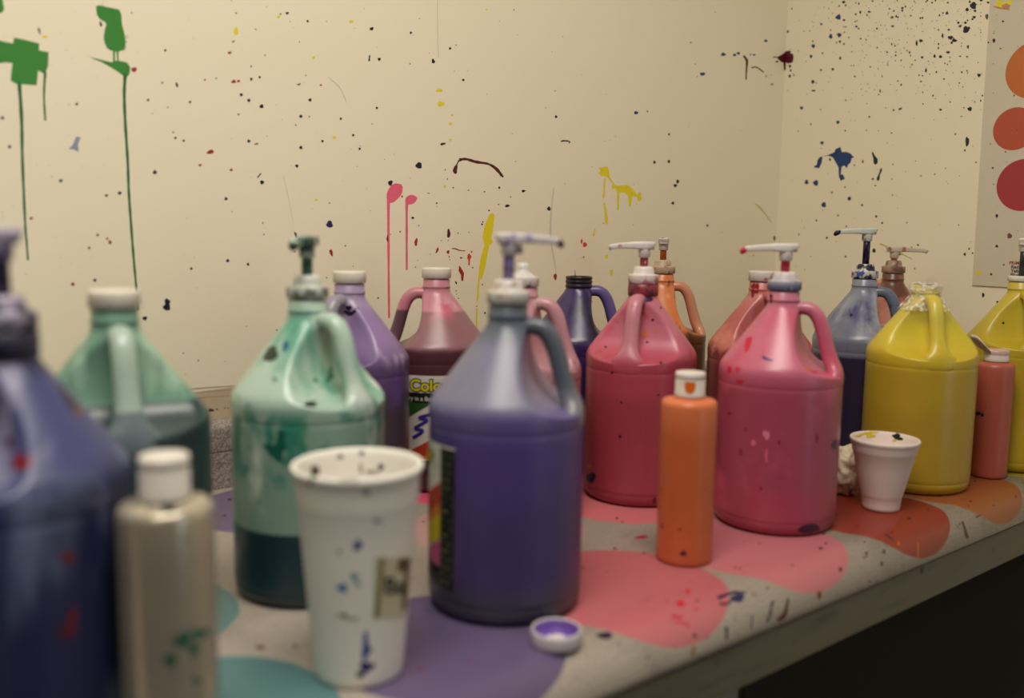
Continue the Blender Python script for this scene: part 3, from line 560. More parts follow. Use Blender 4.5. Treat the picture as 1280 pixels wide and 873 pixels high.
# --- green jug with pump
matB = jugmat('milky_green_plastic', (22, 46, 56), [(.012, (26, 56, 66), .01), (.0775, (130, 164, 146), .0015), (.2, (176, 204, 186), .02)], [((34, 128, 106), 34, .51, .05, .128, .196, (1, 1, .7)), ((84, 160, 132), 15, .51, .07, .2, .29, (1, 1, .35)), ((206, 216, 204), 16, .62, .07, .1, .29, (1, 1, .5)), ((40, 120, 96), 60, .68, .03, .1, .29, None)], .3, .0006, haze=.1)
jB = jug('milky green jug with dark teal paint in the bottom and a green-stained pump', (.421, .864), 330, matB, [(B(339, 443, 8, 11, 35), (36, 52, 40)), (B(388, 506, 8, 3.6, 5), (14, 30, 22)), (B(357, 433, 3.6, 7, 15), (40, 96, 140)), (B(361, 386, 4, 5), (50, 80, 110)), (B(346, 563, 12, 12, 10, .3), (26, 96, 82)), (B(351, 548, 5, 12, 10, .2), (26, 96, 82)), (B(296, 540, 5, 22, 0, .2), (40, 124, 102)), (B(396, 580, 4, 5), (30, 106, 88)), (B(440, 455, 3, 16, 8, .2), (60, 110, 84)), (B(412, 470, 4, 10, 12, .3), (50, 130, 100))], None)
pump(jB, jp(262), .017, stained('dirty_pump_collar', (206, 210, 196), [((40, 60, 60), 90, .5, .05, .295, .3128, None), ((190, 160, 40), 120, .66, .03, .3, .314, None)]), stained('green_coated_stem', (18, 92, 78), [((120, 170, 150), 120, .6, .06, .3, .5, None)]), stained('green_smeared_pump_head', (196, 214, 196), [((16, 78, 64), 80, .5, .05, .3, .5, None)]), .036, plain('dark_green_paint', (14, 50, 42), .35))
# --- pink jug, middle
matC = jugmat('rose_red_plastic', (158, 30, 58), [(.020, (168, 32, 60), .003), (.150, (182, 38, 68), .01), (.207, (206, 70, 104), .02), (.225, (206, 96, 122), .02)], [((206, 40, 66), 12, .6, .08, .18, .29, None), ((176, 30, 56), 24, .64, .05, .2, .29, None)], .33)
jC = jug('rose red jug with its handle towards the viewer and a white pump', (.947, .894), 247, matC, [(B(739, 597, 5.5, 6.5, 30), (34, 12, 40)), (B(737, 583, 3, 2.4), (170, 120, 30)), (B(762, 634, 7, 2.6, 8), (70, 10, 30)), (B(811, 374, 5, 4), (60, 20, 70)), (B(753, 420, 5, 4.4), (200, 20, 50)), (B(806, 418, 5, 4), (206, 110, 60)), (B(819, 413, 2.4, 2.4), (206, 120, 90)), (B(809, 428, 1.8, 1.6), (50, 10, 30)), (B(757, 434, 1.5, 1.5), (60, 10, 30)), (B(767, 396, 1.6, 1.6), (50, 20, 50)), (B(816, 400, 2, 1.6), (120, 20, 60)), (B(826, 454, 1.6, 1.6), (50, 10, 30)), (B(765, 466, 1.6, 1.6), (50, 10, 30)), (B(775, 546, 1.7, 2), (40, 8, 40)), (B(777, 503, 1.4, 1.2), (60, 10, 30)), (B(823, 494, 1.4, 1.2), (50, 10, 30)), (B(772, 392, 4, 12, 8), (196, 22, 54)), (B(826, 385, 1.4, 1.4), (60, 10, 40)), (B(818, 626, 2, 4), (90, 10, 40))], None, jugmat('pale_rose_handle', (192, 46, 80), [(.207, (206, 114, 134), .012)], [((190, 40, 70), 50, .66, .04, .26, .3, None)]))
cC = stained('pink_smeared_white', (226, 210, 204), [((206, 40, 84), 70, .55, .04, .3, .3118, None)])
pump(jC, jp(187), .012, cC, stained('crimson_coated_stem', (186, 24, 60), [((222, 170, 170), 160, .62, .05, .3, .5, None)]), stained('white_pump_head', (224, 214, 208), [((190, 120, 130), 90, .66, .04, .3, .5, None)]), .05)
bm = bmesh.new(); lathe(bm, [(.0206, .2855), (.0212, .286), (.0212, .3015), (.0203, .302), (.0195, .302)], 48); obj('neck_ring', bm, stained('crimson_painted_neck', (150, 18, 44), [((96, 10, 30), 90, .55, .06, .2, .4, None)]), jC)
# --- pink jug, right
matD = jugmat('hot_pink_plastic', (168, 36, 78), [(.0185, (180, 40, 82), .003), (.060, (172, 46, 84), .012), (.185, (194, 64, 104), .012), (.205, (216, 92, 128), .02), (.27, (206, 104, 134), .02)], [((206, 60, 100), 10, .6, .08, .02, .29, None)], .33)  # zones mix the paint level with overhead light falloff put into the colour
jD = jug('hot pink jug with side handle, white pump and blue paint round its collar', (1.006, .704), 336, matD, [(B(1011, 661, 14, 5.4, -6, .05), (46, 12, 52)), (B(1043, 556, 3.6, 6.5, 8), (48, 16, 46)), (B(935, 430, 3.8, 10, 18), (206, 22, 54)), (ribbon([(953, 446), (958, 449), (966, 451)], [3, 4, 1.6]), (84, 40, 110)), (B(912, 462, 3, 4.4), (206, 30, 70)), (B(922, 461.5, 3.4, 2.6), (206, 36, 74)), (B(925, 477, 5, 2, 8), (200, 30, 60)), (B(1021, 548, 1.8, 6), (130, 24, 66)), (B(1010, 462, 4, 2), (206, 110, 40)), (B(1018, 465, 4, 1.6), (206, 50, 60)), (B(912, 517, 2, 1.4), (130, 14, 54)), (B(974, 553, 1.6, 2.4), (130, 30, 80)), (B(951, 611, 1.6, 2.4), (130, 30, 70)), (B(932, 537, 1.4, 2), (140, 20, 60)), (B(958, 544, 4, 6, -20), (222, 130, 152)), (B(942, 554, 3, 4), (214, 112, 140)), (B(958, 570, 2, 9), (206, 96, 128)), (B(926, 565, 2, 4), (150, 40, 70)), (B(964, 373, 2, 6), (120, 24, 60)), (B(960, 380, 4, 3), (130, 20, 50))], None)
pump(jD, jp(182), .0135, stained('blue_smeared_collar', (214, 200, 200), [((206, 60, 90), 90, .66, .03, .312, .34, None), ((22, 74, 130), 50, .43, .03, .296, .3125, None), ((40, 50, 120), 80, .62, .03, .31, .34, None)]), plain('crimson_stem', (190, 20, 66), .3), stained('white_pump_head', (226, 218, 210), [((206, 110, 160), 110, .68, .03, .3, .5, None)]), .055, plain('crimson_paint_blob', (196, 24, 74), .35))
# --- yellow jug with wrapped neck
matE = jugmat('yellow_plastic', (186, 150, 22), [(.0185, (178, 144, 26), .003), (.120, (182, 150, 26), .02), (.186, (206, 178, 28), .012), (.215, (222, 200, 40), .02), (.245, (214, 196, 62), .006)], [], .33, .0005, haze=.04)  # lighter shoulder over darker body: overhead light painted into the zones
jE = jug('bright yellow jug with clear plastic wrapped over its neck', (1.332, .686), 266, matE, [], None)
t = NT('clear_crinkled_wrap'); t.b.inputs['Base Color'].default_value = (.95, .93, .9, 1); t.b.inputs['Roughness'].default_value = .12; t.b.inputs['Transmission Weight'].default_value = 0.0
mo = t.t.nodes['Material Output']; tr = t.n('ShaderNodeBsdfTransparent'); mx = t.n('ShaderNodeMixShader'); t.l(t.math('MULTIPLY_ADD', t.step(t.noise(t.coord(), 160, 4), .42, .68), .55, .12), mx.inputs[0]); t.l(tr.outputs[0], mx.inputs[1]); t.l(t.b.outputs[0], mx.inputs[2]); t.l(mx.outputs[0], mo.inputs[0])
t.bump(t.noise(t.coord(), 220, 4), .004, 1.0)
wrapmat = t.m
random.seed(8); bm = bmesh.new()
lathe(bm, [(0, .3045), (.011, .3052), (.0195, .304), (.0222, .3005), (.0225, .295), (.0218, .2885), (.0226, .284), (.0262, .2795), (.0300, .2745), (.0345, .2690), (.0375, .2655)], 40, jit=.0011)
obj('plastic_wrap', bm, wrapmat, jE, smooth=False)
# --- blue jug at the back
matF = jugmat('slate_blue_plastic', (40, 32, 66), [(.178, (108, 112, 136), .004), (.24, (130, 136, 156), .02)], [((62, 68, 116), 20, .56, .06, .18, .29, (1, 1, .4)), ((156, 160, 176), 16, .6, .08, .19, .29, (1, 1, .4))], .3, .001)
matFh = jugmat('slate_handle_plastic', (96, 112, 136), (), [((150, 150, 60), 60, .66, .04, .2, .27, None), ((50, 60, 110), 40, .58, .05, .18, .3, None)])
jF = jug('slate blue jug with a tall ink-dark pump stem, behind the bright yellow jug', spot(1079, 380, 1.53), 343, matF, [(B(1064, 394, 2, 2.4, 30), (20, 20, 50))], None, matFh)
pump(jF, jp(182), .037, stained('ink_splashed_collar', (206, 204, 200), [((20, 18, 50), 60, .52, .03, .29, .34, None), ((60, 80, 180), 90, .6, .04, .3, .34, None), ((170, 180, 30), 90, .68, .03, .3, .34, None)]), plain('ink_blue_stem', (22, 16, 62), .3), stained('ink_dipped_pump_head', (206, 214, 204), [((24, 12, 40), 40, .56, .04, .34, .5, None), ((20, 110, 140), 60, .66, .04, .3, .5, None)]), .052, plain('ink_blob', (20, 12, 40), .35))
# --- purple jug with white cap
matG = jugmat('violet_plastic', (70, 58, 74), [(.162, (92, 62, 120), .008), (.215, (152, 116, 182), .02), (.27, (166, 138, 184), .01)], [((96, 58, 152), 14, .56, .07, .15, .28, (1, 1, .4)), ((176, 148, 190), 20, .62, .06, .2, .29, (1, 1, .3))], .33, .002)
jG = jug('violet jug with a clean white cap, behind the milky green jug', (.583, 1.073), 246, matG, [(ribbon([(430, 389), (437, 393), (443, 390), (447, 386)], [3, 4, 3, 4]), (30, 12, 50)), (B(436, 385, 4, 3), (30, 12, 50)), (B(442, 463, 2, 1.4), (60, 30, 100)), (B(442, 428, 1.4, 1.4), (90, 30, 90))], 'white', jugmat('grey_violet_handle', (150, 146, 160), [], [((110, 80, 160), 24, .56, .07, .1, .3, None)]))
# --- mauve jug with label
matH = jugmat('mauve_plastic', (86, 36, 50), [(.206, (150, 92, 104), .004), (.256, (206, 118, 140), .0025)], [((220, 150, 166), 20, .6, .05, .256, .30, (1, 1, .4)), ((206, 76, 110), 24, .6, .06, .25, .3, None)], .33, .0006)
matHh = jugmat('mauve_handle', (104, 66, 82), [(.256, (206, 112, 130), .002)], [((226, 170, 180), 40, .62, .04, .26, .3, None)], .33, .0004)
jH = jug('mauve jug with white cap and a Color label, its handle to the left', (.752, 1.122), 183, matH, [], 'white', matHh)
# --- teal jug with white cap
matI = jugmat('sea_green_plastic', (26, 50, 56), [(.060, (34, 62, 66), .03), (.221, (96, 150, 124), .0015)], [((40, 124, 90), 16, .58, .06, .222, .29, (1, 1, .4)), ((150, 190, 160), 18, .62, .06, .222, .29, (1, 1, .3))], .3, .0005)
matIh = jugmat('sea_green_handle', (98, 118, 124), [(.221, (160, 190, 172), .002)], [((90, 160, 136), 30, .58, .05, .225, .3, None)], .3, .0005)
jI = jug('sea green jug with a white cap, nearly full of dark teal paint', (.228, .845), 301, matI, [], 'white', matIh)
# --- blue jug at the far left
matK = jugmat('cobalt_plastic', (36, 46, 88), [(.15, (46, 56, 108), .02), (.205, (66, 70, 128), .02), (.275, (40, 40, 80), .008)], [((98, 112, 152), 14, .54, .07, .02, .21, (1, 1, .25)), ((24, 30, 80), 12, .56, .07, .02, .21, (1, 1, .3)), ((130, 128, 168), 20, .58, .06, .2, .29, (1, 1, .3))], .35)
jK = jug('cobalt blue jug streaked with paint, cut by the left frame edge', (.117, .700), 243, matK, [(B(28, 578, 14, 9, -15, .2), (130, 20, 24)), (B(12, 553, 5, 6), (80, 10, 30)), (B(84, 697, 9, 6, 30, .2), (120, 16, 22)), (B(90, 777, 5, 18, 6, .2), (120, 14, 20)), (B(78, 790, 5, 9), (90, 14, 24)), (ribbon([(74, 483), (86, 500), (98, 514)], [6, 8, 10]), (40, 30, 44)), (ribbon([(122, 526), (132, 540), (138, 552)], [5, 8, 6]), (50, 34, 60)), (B(98, 514, 5, 5), (110, 76, 30)), (B(64, 640, 4, 4), (30, 20, 50))], None)
pump(jK, jp(205), .023, stained('lilac_smeared_collar', (160, 148, 176), [((40, 36, 70), 70, .52, .05, .29, .34, None)]), plain('navy_stem', (34, 30, 66), .35), stained('lilac_pump_head', (176, 160, 190), [((110, 80, 150), 60, .56, .05, .3, .5, None)]), .05)
bm = bmesh.new(); lathe(bm, [(.0206, .284), (.0214, .2845), (.0214, .3015), (.0203, .302), (.0195, .302)], 48); obj('neck_ring', bm, stained('navy_painted_neck', (30, 28, 60), [((60, 60, 110), 60, .6, .06, .2, .4, None)]), jK)
# --- pale pink jug behind the purple one
matL = jugmat('dusty_pink_plastic', (178, 112, 122), [(.2, (196, 126, 140), .02)], [((206, 150, 156), 18, .6, .06, .1, .3, (1, 1, .5)), ((150, 70, 90), 40, .68, .03, .18, .23, None)], .34)
xyL = spot(653, 380, 1.185)
jL = jug('dusty pink jug mostly hidden behind the smoky purple jug in front', xyL, 346, matL, [], None)
cL = stained('spattered_white_collar', (214, 206, 200), [((60, 40, 60), 110, .6, .04, .29, .318, None)])
bm = bmesh.new()
lathe(bm, [(0, .3026), (.0203, .3026), (.0212, .3032), (.0212, .3135), (.0206, .3148), (.0158, .3152), (.0130, .318), (.0085, .321), (.0075, .326), (.0072, .332), (0, .333)], 96, rib=.0005, ribz=(.3031, .314))
obj('cap', bm, cL, jL)
# --- dark purple jug without a cap
matM = jugmat('deep_violet_plastic', (38, 20, 74), [(.17, (48, 26, 92), .01), (.25, (58, 36, 104), .03)], [((26, 14, 40), 18, .56, .05, .18, .3, None), ((120, 104, 160), 14, .64, .05, .17, .29, (1, 1, .3)), ((96, 60, 50), 26, .66, .03, .22, .29, None)], .28, .002)
jM = jug('deep violet jug with no cap and a black threaded neck', spot(723, 380, 1.45), 357, matM, [], None, jugmat('violet_handle', (96, 78, 150), [], [((60, 40, 110), 30, .58, .05, .1, .3, None)]))
bm = bmesh.new()
lathe(bm, [(.0204, .285), (.0212, .2855), (.0212, .289), (.0204, .290), (.0204, .2925), (.0213, .2935), (.0213, .2955), (.0204, .297), (.0204, .2985), (.0211, .2995), (.0211, .3015), (.0198, .303), (.0165, .303), (.016, .300), (.0155, .292), (0, .290)], 64)
obj('threaded_neck', bm, plain('black_crusted_paint', (28, 20, 30), .35, .3), jM)
bm = bmesh.new(); loft(bm, [(-.006, .3025, .0006, .0006), (-.0062, .308, .0005, .0005), (-.0066, .3125, .0003, .0003)], 2, 8); obj('dried_paint_strand', bm, plain('plum_crust', (70, 24, 34), .4), jM)
# --- orange jug behind
matN = jugmat('orange_plastic', (96, 52, 24), [(.186, (120, 66, 30), .01), (.205, (218, 118, 52), .012), (.25, (216, 124, 66), .03)], [((70, 44, 30), 26, .57, .05, .1, .215, (1, 1, .6)), ((60, 34, 30), 30, .66, .03, .2, .3, (1, 1, .5)), ((226, 150, 100), 20, .62, .06, .21, .3, None)], .33, .008, haze=.06)
jN = jug('orange jug stained brown below, a pump on top, behind the rose red jug', spot(827, 380, 1.60), 358, matN, [], None, jugmat('peach_handle', (214, 128, 76), [(.2, (216, 132, 84), .02)], [((206, 90, 30), 40, .62, .04, .18, .22, None)]))
pump(jN, jp(80), .016, stained('tan_stained_collar', (196, 160, 126), [((110, 60, 30), 100, .58, .05, .29, .318, None)]), plain('amber_stem', (176, 84, 16), .3), stained('tan_spotted_pump_head', (210, 196, 178), [((120, 70, 40), 160, .66, .03, .3, .5, None)]), .045)
# --- dark pink jug behind
matO = jugmat('coral_red_plastic', (130, 34, 38), [(.178, (150, 44, 44), .004), (.215, (190, 70, 66), .02), (.26, (200, 96, 92), .02)], [((206, 100, 80), 16, .62, .06, .17, .28, None)], .33, .001)
jO = jug('coral red jug with a stained white cap, behind the hot pink jug', spot(952, 380, 1.395), 284, matO, [(B(944, 360, 5, 7), (150, 24, 30)), (B(941, 367, 2, 6), (110, 14, 24))], None)
white_cap(jO, stained('red_smeared_cap', (216, 204, 196), [((190, 50, 50), 60, .58, .04, .295, .3128, None)]))
# --- salmon jug behind
matP = jugmat('salmon_plastic', (176, 90, 66), [(.2, (192, 106, 80), .03)], [((110, 60, 36), 14, .57, .07, .2, .32, None), ((214, 140, 110), 22, .62, .06, .1, .3, None)], .33)
jP = jug('salmon jug smeared brown at the neck, furthest back in the right corner', spot(1114, 380, 1.76), 110, matP, [], None)
pump(jP, jp(-4), .004, stained('brown_crusted_collar', (176, 136, 112), [((120, 80, 60), 60, .55, .06, .29, .34, None)]), plain('salmon_stem', (206, 130, 96), .35), stained('peach_pump_head', (214, 190, 166), [((180, 100, 70), 60, .6, .05, .3, .5, None)]), .06)
# --- yellow jug at the right edge
matQ = jugmat('lemon_plastic', (190, 160, 20), [(.185, (196, 170, 24), .006), (.24, (206, 184, 44), .02)], [], .33, .0005, haze=.04)
jQ = jug('lemon yellow jug at the right frame edge behind the coral squeeze bottle', spot(1275, 380, 1.5), 262, matQ, [(B(1254, 404, 1.6, 1.4), (40, 44, 20))], None)
pump(jQ, jp(60), .024, white, plain('dark_stem', (40, 46, 44), .35), white, .05, None, False)

# ------------------------------------------------------------------ printed labels on two jugs
def wrap_label(root, a0, a1, txt_start):
    """curved label; angles are picture angles on the jug seen from outside, growing to the right"""
    cdir = math.atan2(-root.location.y, -root.location.x)         # towards the viewer
    rel = cdir-root.rotation_euler.z
    bm = bmesh.new(); Z0, Z1 = .030, .170
    def P(u, v, off):    # u degrees to the right of the viewer direction
        r = RJ+off; a = rel+radians(u); return Vector((r*cos(a), r*sin(a), v))
    cols = [(206, 200, 190), (24, 24, 22), (206, 196, 40), (180, 58, 34), (196, 116, 40), (200, 176, 36), (40, 84, 34), (56, 40, 140), (190, 90, 130), (196, 196, 186), (110, 112, 70)]
    ms = [plain('label_print', c, .4, .06) for c in cols]
    def patch(poly, mi, off, n=10):
        """polygon in label space (0..1, 0..1): sliced into thin columns so that it follows the curve"""
        us = [p[0] for p in poly]; lo, hi = min(us), max(us); cuts = [lo+(hi-lo)*k/n for k in range(n+1)]
        for p in poly:
            if all(abs(p[0]-c) > 1e-6 for c in cuts): cuts.append(p[0])
        cuts.sort()
        def span(u):
            ys = []
            for (x1, y1), (x2, y2) in zip(poly, poly[1:]+poly[:1]):
                if abs(x1-x2) < 1e-9:
                    if abs(u-x1) < 1e-9: ys += [y1, y2]
                elif min(x1, x2)-1e-9 <= u <= max(x1, x2)+1e-9: ys.append(y1+(y2-y1)*(u-x1)/(x2-x1))
            return min(ys), max(ys)
        for c0, c1 in zip(cuts, cuts[1:]):
            a, b = span(c0+1e-7), span(c1-1e-7)
            vs = [bm.verts.new(P(a0+(a1-a0)*u, Z0+(Z1-Z0)*v, off)) for u, v in ((c0, a[0]), (c1, b[0]), (c1, b[1]), (c0, a[1]))]
            bm.faces.new(vs).material_index = mi
    e = 1/.86
    patch([(0, 0), (1, 0), (1, 1), (0, 1)], 0, .0002, 30)
    patch([(.86, 0), (1, 0), (1, .985), (.86, .985)], 1, .0004, 6)
    patch([(0, .84), (.86, .84), (.86, .97), (0, .97)], 9, .0004, 24)
    patch([(0, .72), (.48, .72), (.6, .825), (0, .825)], 1, .0004, 24)
    patch([(0, .56), (.0, .72), (.24, .72)], 6, .0005, 8)
    patch([(.02, .22), (.86, .74), (.86, .58), (.14, .14)], 3, .0005, 20); patch([(.14, .16), (.86, .59), (.86, .50), (.24, .14)], 4, .0006, 20); patch([(.2, .14), (.86, .52), (.86, .34), (.5, .14)], 5, .0006, 20)
    patch([(.55, .14), (.86, .33), (.86, .14)], 8, .0005, 8)
    patch([(0, 0), (.86, 0), (.86, .135), (0, .135)], 1, .0004, 24)
    # purple swirl of squeezed paint
    sw = [(.06, .36), (.16, .44), (.08, .46), (.2, .55), (.12, .57), (.28, .63), (.34, .67), (.25, .69)]
    q = catmull(sw, 8)
    for k in range(len(q)-1):
        (x1, y1), (x2, y2) = q[k], q[k+1]; dx, dy = x2-x1, y2-y1; l = math.hypot(dx, dy) or 1; nx, ny = -dy/l*.016, dx/l*.016
        bm.faces.new([bm.verts.new(P(a0+(a1-a0)*u, Z0+(Z1-Z0)*v, .0008)) for u, v in ((x1+nx, y1+ny), (x1-nx, y1-ny), (x2-nx, y2-ny), (x2+nx, y2+ny))]).material_index = 7
    dg = math.degrees(1/RJ)
    pl = lambda u0, v0, off: (lambda x, y: P(a0+(a1-a0)*u0+x*dg, v0+y, off))
    letters(bm, 'Color', .0225, pl(txt_start, .1488, .0008), 1, .0019)
    letters(bm, 'Color', .0225, pl(txt_start, .1488, .0011), 2, .0005)
    letters(bm, 'ry in a Bot', .0085, pl(txt_start-.015, .1345, .0007), 9, .0002)
    rr = random.Random(3)
    for k in range(17):
        v = .16-.0078*k; v0 = .872; v1 = .985-rr.uniform(0, .05)
        bm.faces.new([bm.verts.new(P(a0+(a1-a0)*u, vv, .0006)) for u, vv in ((v0, v), (v1, v), (v1, v+.0022), (v0, v+.0022))]).material_index = 10
    for k in range(2):
        bm.faces.new([bm.verts.new(P(a0+(a1-a0)*u, vv, .0006)) for u, vv in ((.06, .036+.006*k), (.3-.05*k, .036+.006*k), (.3-.05*k, .039+.006*k), (.06, .039+.006*k))]).material_index = 9
    for f in bm.faces:
        f.normal_update(); c = f.calc_center_median()
        if f.normal.dot(Vector((c.x, c.y, 0))) < 0: f.normal_flip()
    obj('label', bm, ms, root, smooth=False, recalc=False)
wrap_label(jH, -31, 80, .03)
wrap_label(jA, -150, -38, .40)

# ------------------------------------------------------------------ squeeze bottles
def squeeze(name, label, xy, r, zs, mat, capmat, cr, cz, dabs=()):
    root = empty(name, (xy[0], xy[1], TOP), label, 'bottle', 0, 'squeeze bottles on the worktop')
    bm = bmesh.new(); k = zs
    lathe(bm, [(0, .004), (r*.8, .003), (r*.88, .0006), (r*.95, .0008), (r*.99, .003), (r, .007), (r, .03), (r, .06), (r, .1), (r, .14), (r, k-.008), (r*.99, k-.0045), (r*.955, k-.0015), (r*.9, k), (r*.75, k+.0012), (cr*.98, k+.0022), (cr*.92, k+.004), (0, k+.004)], 72)
    bmesh.ops.recalc_face_normals(bm, faces=bm.faces)
    if sum(f.normal.dot(f.calc_center_median()-Vector((0, 0, .1))) for f in bm.faces) < 0: bmesh.ops.reverse_faces(bm, faces=bm.faces)
    bvh = BVHTree.FromBMesh(bm); mw = Matrix.Translation(root.location); ms = [mat]
    for o_, c in dabs: film(bm, bvh, o_, paint(c), ms, .0003, mw)
    obj('bottle_body', bm, ms, root, recalc=False)
    bm = bmesh.new()
    lathe(bm, [(0, k+.0035), (cr, k+.0035), (cr*1.02, k+.0042), (cr*1.02, k+.008), (cr, k+.0088), (cr, cz-.0085), (cr*.985, cz-.008), (cr*.985, cz-.0072), (cr, cz-.0068), (cr, cz-.002), (cr*.96, cz-.0004), (cr*.86, cz), (0, cz)], 48)
    obj('cap', bm, capmat, root)
    return root
b1 = squeeze('squeeze_bottle', 'orange squeeze bottle with white flip cap standing before the pink jugs', (.797, .6757), .0318, .187, jugmat('orange_bottle_plastic', (204, 94, 38), [(.16, (220, 112, 54), .02)], [], .36, haze=.08), stained('orange_marked_cap', (226, 214, 200), [((216, 130, 60), 60, .66, .04, .19, .215, None)]), .0168, .2185,
             [(B(854, 692, 4.4, 3), (60, 20, 60)), (B(873, 707, 5, 2.4, -20), (60, 24, 30)), (B(850, 662, 1.4, 2), (110, 40, 30)), (B(828, 658, 1.6, 2.4), (120, 44, 30)), (B(882, 612, 1.2, 1.2), (130, 50, 30)), (B(827, 612, 1.2, 1.2), (130, 50, 30)), (B(871, 706, 2, 4), (70, 30, 30))])
# thumb notch filled with orange paint on the front of the flip cap
bm = bmesh.new(); a0 = math.atan2(-.6757, -.797)
rings = []
for k, (v, hw) in enumerate(((.2095, .0062), (.2035, .0062), (.199, .0050), (.1965, .0026))):
    rings.append([bm.verts.new((.0171*cos(a0+u*hw/.0171), .0171*sin(a0+u*hw/.0171), v)) for u in (-1, -.5, 0, .5, 1)])
for a, b in zip(rings, rings[1:]):
    for i in range(4): bm.faces.new((a[i], b[i], b[i+1], a[i+1]))
obj('thumb_notch', bm, paint((226, 112, 24)), b1.children[1])
b2 = squeeze('squeeze_bottle', 'coral squeeze bottle with an open flip lid between the two yellow jugs', (1.471, .638), .0275, .179, jugmat('coral_bottle_plastic', (178, 76, 52), [(.17, (192, 90, 68), .02)], [], .4, haze=.12), stained('red_topped_cap', (220, 204, 192), [((214, 60, 40), 80, .5, .05, .2, .3, None)]), .0178, .2005, [(B(1223, 517, 3.4, 2), (40, 14, 30)), (B(1228, 519, 2, 2), (40, 14, 30))])
bm = bmesh.new(); loft(bm, [(.0165, .1985, .0125, .0012), (.0225, .203, .0145, .0016), (.030, .211, .015, .0022), (.0375, .2195, .0125, .002), (.0395, .222, .007, .0012)], 2.6, 20)
o = obj('flip_lid', bm, stained('lid_with_red_rim', (216, 206, 200), [((206, 60, 40), 90, .66, .03, .2, .24, None)]), b2.children[1]); o.rotation_euler.z = radians(jp(183))
b3 = squeeze('squeeze_bottle', 'pearl white squeeze bottle with white cap in front of the sea green jug', (.196, .622), .0318, .187, jugmat('pearl_bottle_plastic', (186, 176, 158), [(.17, (196, 186, 166), .02)], [], .24, haze=0), stained('marked_white_cap', (226, 218, 204), [((206, 150, 90), 80, .7, .03, .19, .22, None)]), .0165, .2205,
             [(B(210, 637, 9, 6), (50, 40, 40)), (B(228, 800, 12, 9, -20, .25), (36, 100, 76)), (B(250, 792, 12, 6, -15, .25), (40, 108, 84)), (B(213, 825, 8, 8, 0, .2), (40, 96, 76)), (B(243, 812, 6, 8, 0, .2), (40, 104, 80)), (B(232, 674, 3, 3), (90, 84, 70)), (B(246, 851, 5, 4), (40, 100, 76))])
b3.children[0].data.materials[0].node_tree.nodes['Principled BSDF'].inputs['Metallic'].default_value = .5

# ------------------------------------------------------------------ foam cups, lid, wad of paper
def cup(label, xy, prof, mats, dabs, inner):
    root = empty('foam_cup', (xy[0], xy[1], TOP+.0006), label, 'cup', 0, 'foam cups on the worktop')
    bm = bmesh.new(); lathe(bm, prof, 96)
    bmesh.ops.recalc_face_normals(bm, faces=bm.faces); bvh = BVHTree.FromBMesh(bm); mw = Matrix.Translation(root.location); ms = [mats]
    for o_, c in dabs: film(bm, bvh, o_, paint(c), ms, .0003, mw)
    o = obj('cup_wall', bm, ms, root, recalc=False)
    return root, bvh, mw
foam = plain('white_foam', (242, 238, 228), .55, .06, 300, .4, .0005)
cp = [(0, .003), (.034, .002), (.0355, 0), (.037, .001), (.0376, .006), (.0405, .04), (.0438, .08), (.0466, .115), (.0486, .142), (.0500, .149), (.0508, .154), (.0512, .166), (.0520, .171), (.0535, .1745), (.0545, .1775), (.0540, .1800), (.0525, .1808), (.0510, .1800), (.0500, .178), (.0492, .172), (.0462, .135), (.0440, .108), (.0428, .095), (0, .095)]
c1, bv, mw1 = cup('tall white foam cup spattered with paint at the front, taped and marked', (.366, .662), cp, foam,
   [(ribbon([(457, 790), (457, 806), (456, 822)], [5, 7, 8]), (60, 90, 170)), (B(458, 834, 9, 7, -10, .25), (24, 24, 110)), (B(451, 843, 6, 4, -20), (24, 22, 100)), (B(460, 812, 5, 4), (36, 44, 130)), (B(447, 682, 5, 7, 20, .15), (70, 60, 150)), (B(428, 735, 6.5, 5.4, 0, .2), (60, 132, 176)), (B(443, 721, 5, 4.4, 0, .2), (110, 160, 180)), (B(448, 730, 5, 2.6), (150, 184, 190)), (B(472, 651, 6, 2.4, 10), (170, 166, 178)), (B(458, 616, 5, 4), (150, 170, 160)), (B(430, 770, 8, 3, 15, .3), (170, 150, 126)), (B(443, 774, 5, 2), (176, 160, 140)), (B(424, 690, 3, 3), (190, 170, 160)),
    (B(394, 590, 5, 9, -10, .2), (70, 30, 26)), (B(390, 596, 2.6, 6), (24, 110, 80)), (B(452, 567, 3, 3), (30, 26, 34)), (B(476, 584, 4, 4), (60, 56, 54)), (B(451, 586, 2, 7), (150, 140, 130)), (B(425, 571, 4, 3), (130, 122, 116)), (B(465, 590, 9, 2), (160, 150, 140)), (B(387, 606, 3, 2), (190, 90, 70)), (B(437, 600, 14, 2.4), (190, 184, 172))], None)
# yellowed tape with handwriting on the cup
def on_cup(px, py, off):
    o_, d_ = mw1.inverted() @ EYE, ray(px, py).normalized()
    loc, nrm, i, d = bv.ray_cast(o_, d_)
    if loc is None:      # past the edge of the cup: wrap round to the nearest point of its wall
        k = -(o_.x*d_.x+o_.y*d_.y)/(d_.x**2+d_.y**2); loc, nrm, i, d = bv.find_nearest(o_+d_*k)
    return loc+nrm*off
bm = bmesh.new(); tm = [plain('yellowed_tape', (212, 204, 174), .35, .1), plain('tape_edge', (150, 136, 92), .4, .25), plain('marker_ink', (50, 46, 36), .5, .2), plain('brown_smudge', (96, 76, 44), .5, .2)]
def grid(x0, y0, x1, y1, sk, mi, off, n=8):
    v = [[bm.verts.new(on_cup(x0+(x1-x0)*i/n+sk*j/n, y0+(y1-y0)*j/n, off)) for i in range(n+1)] for j in range(n+1)]
    for j in range(n):
        for i in range(n): bm.faces.new((v[j][i], v[j+1][i], v[j+1][i+1], v[j][i+1])).material_index = mi
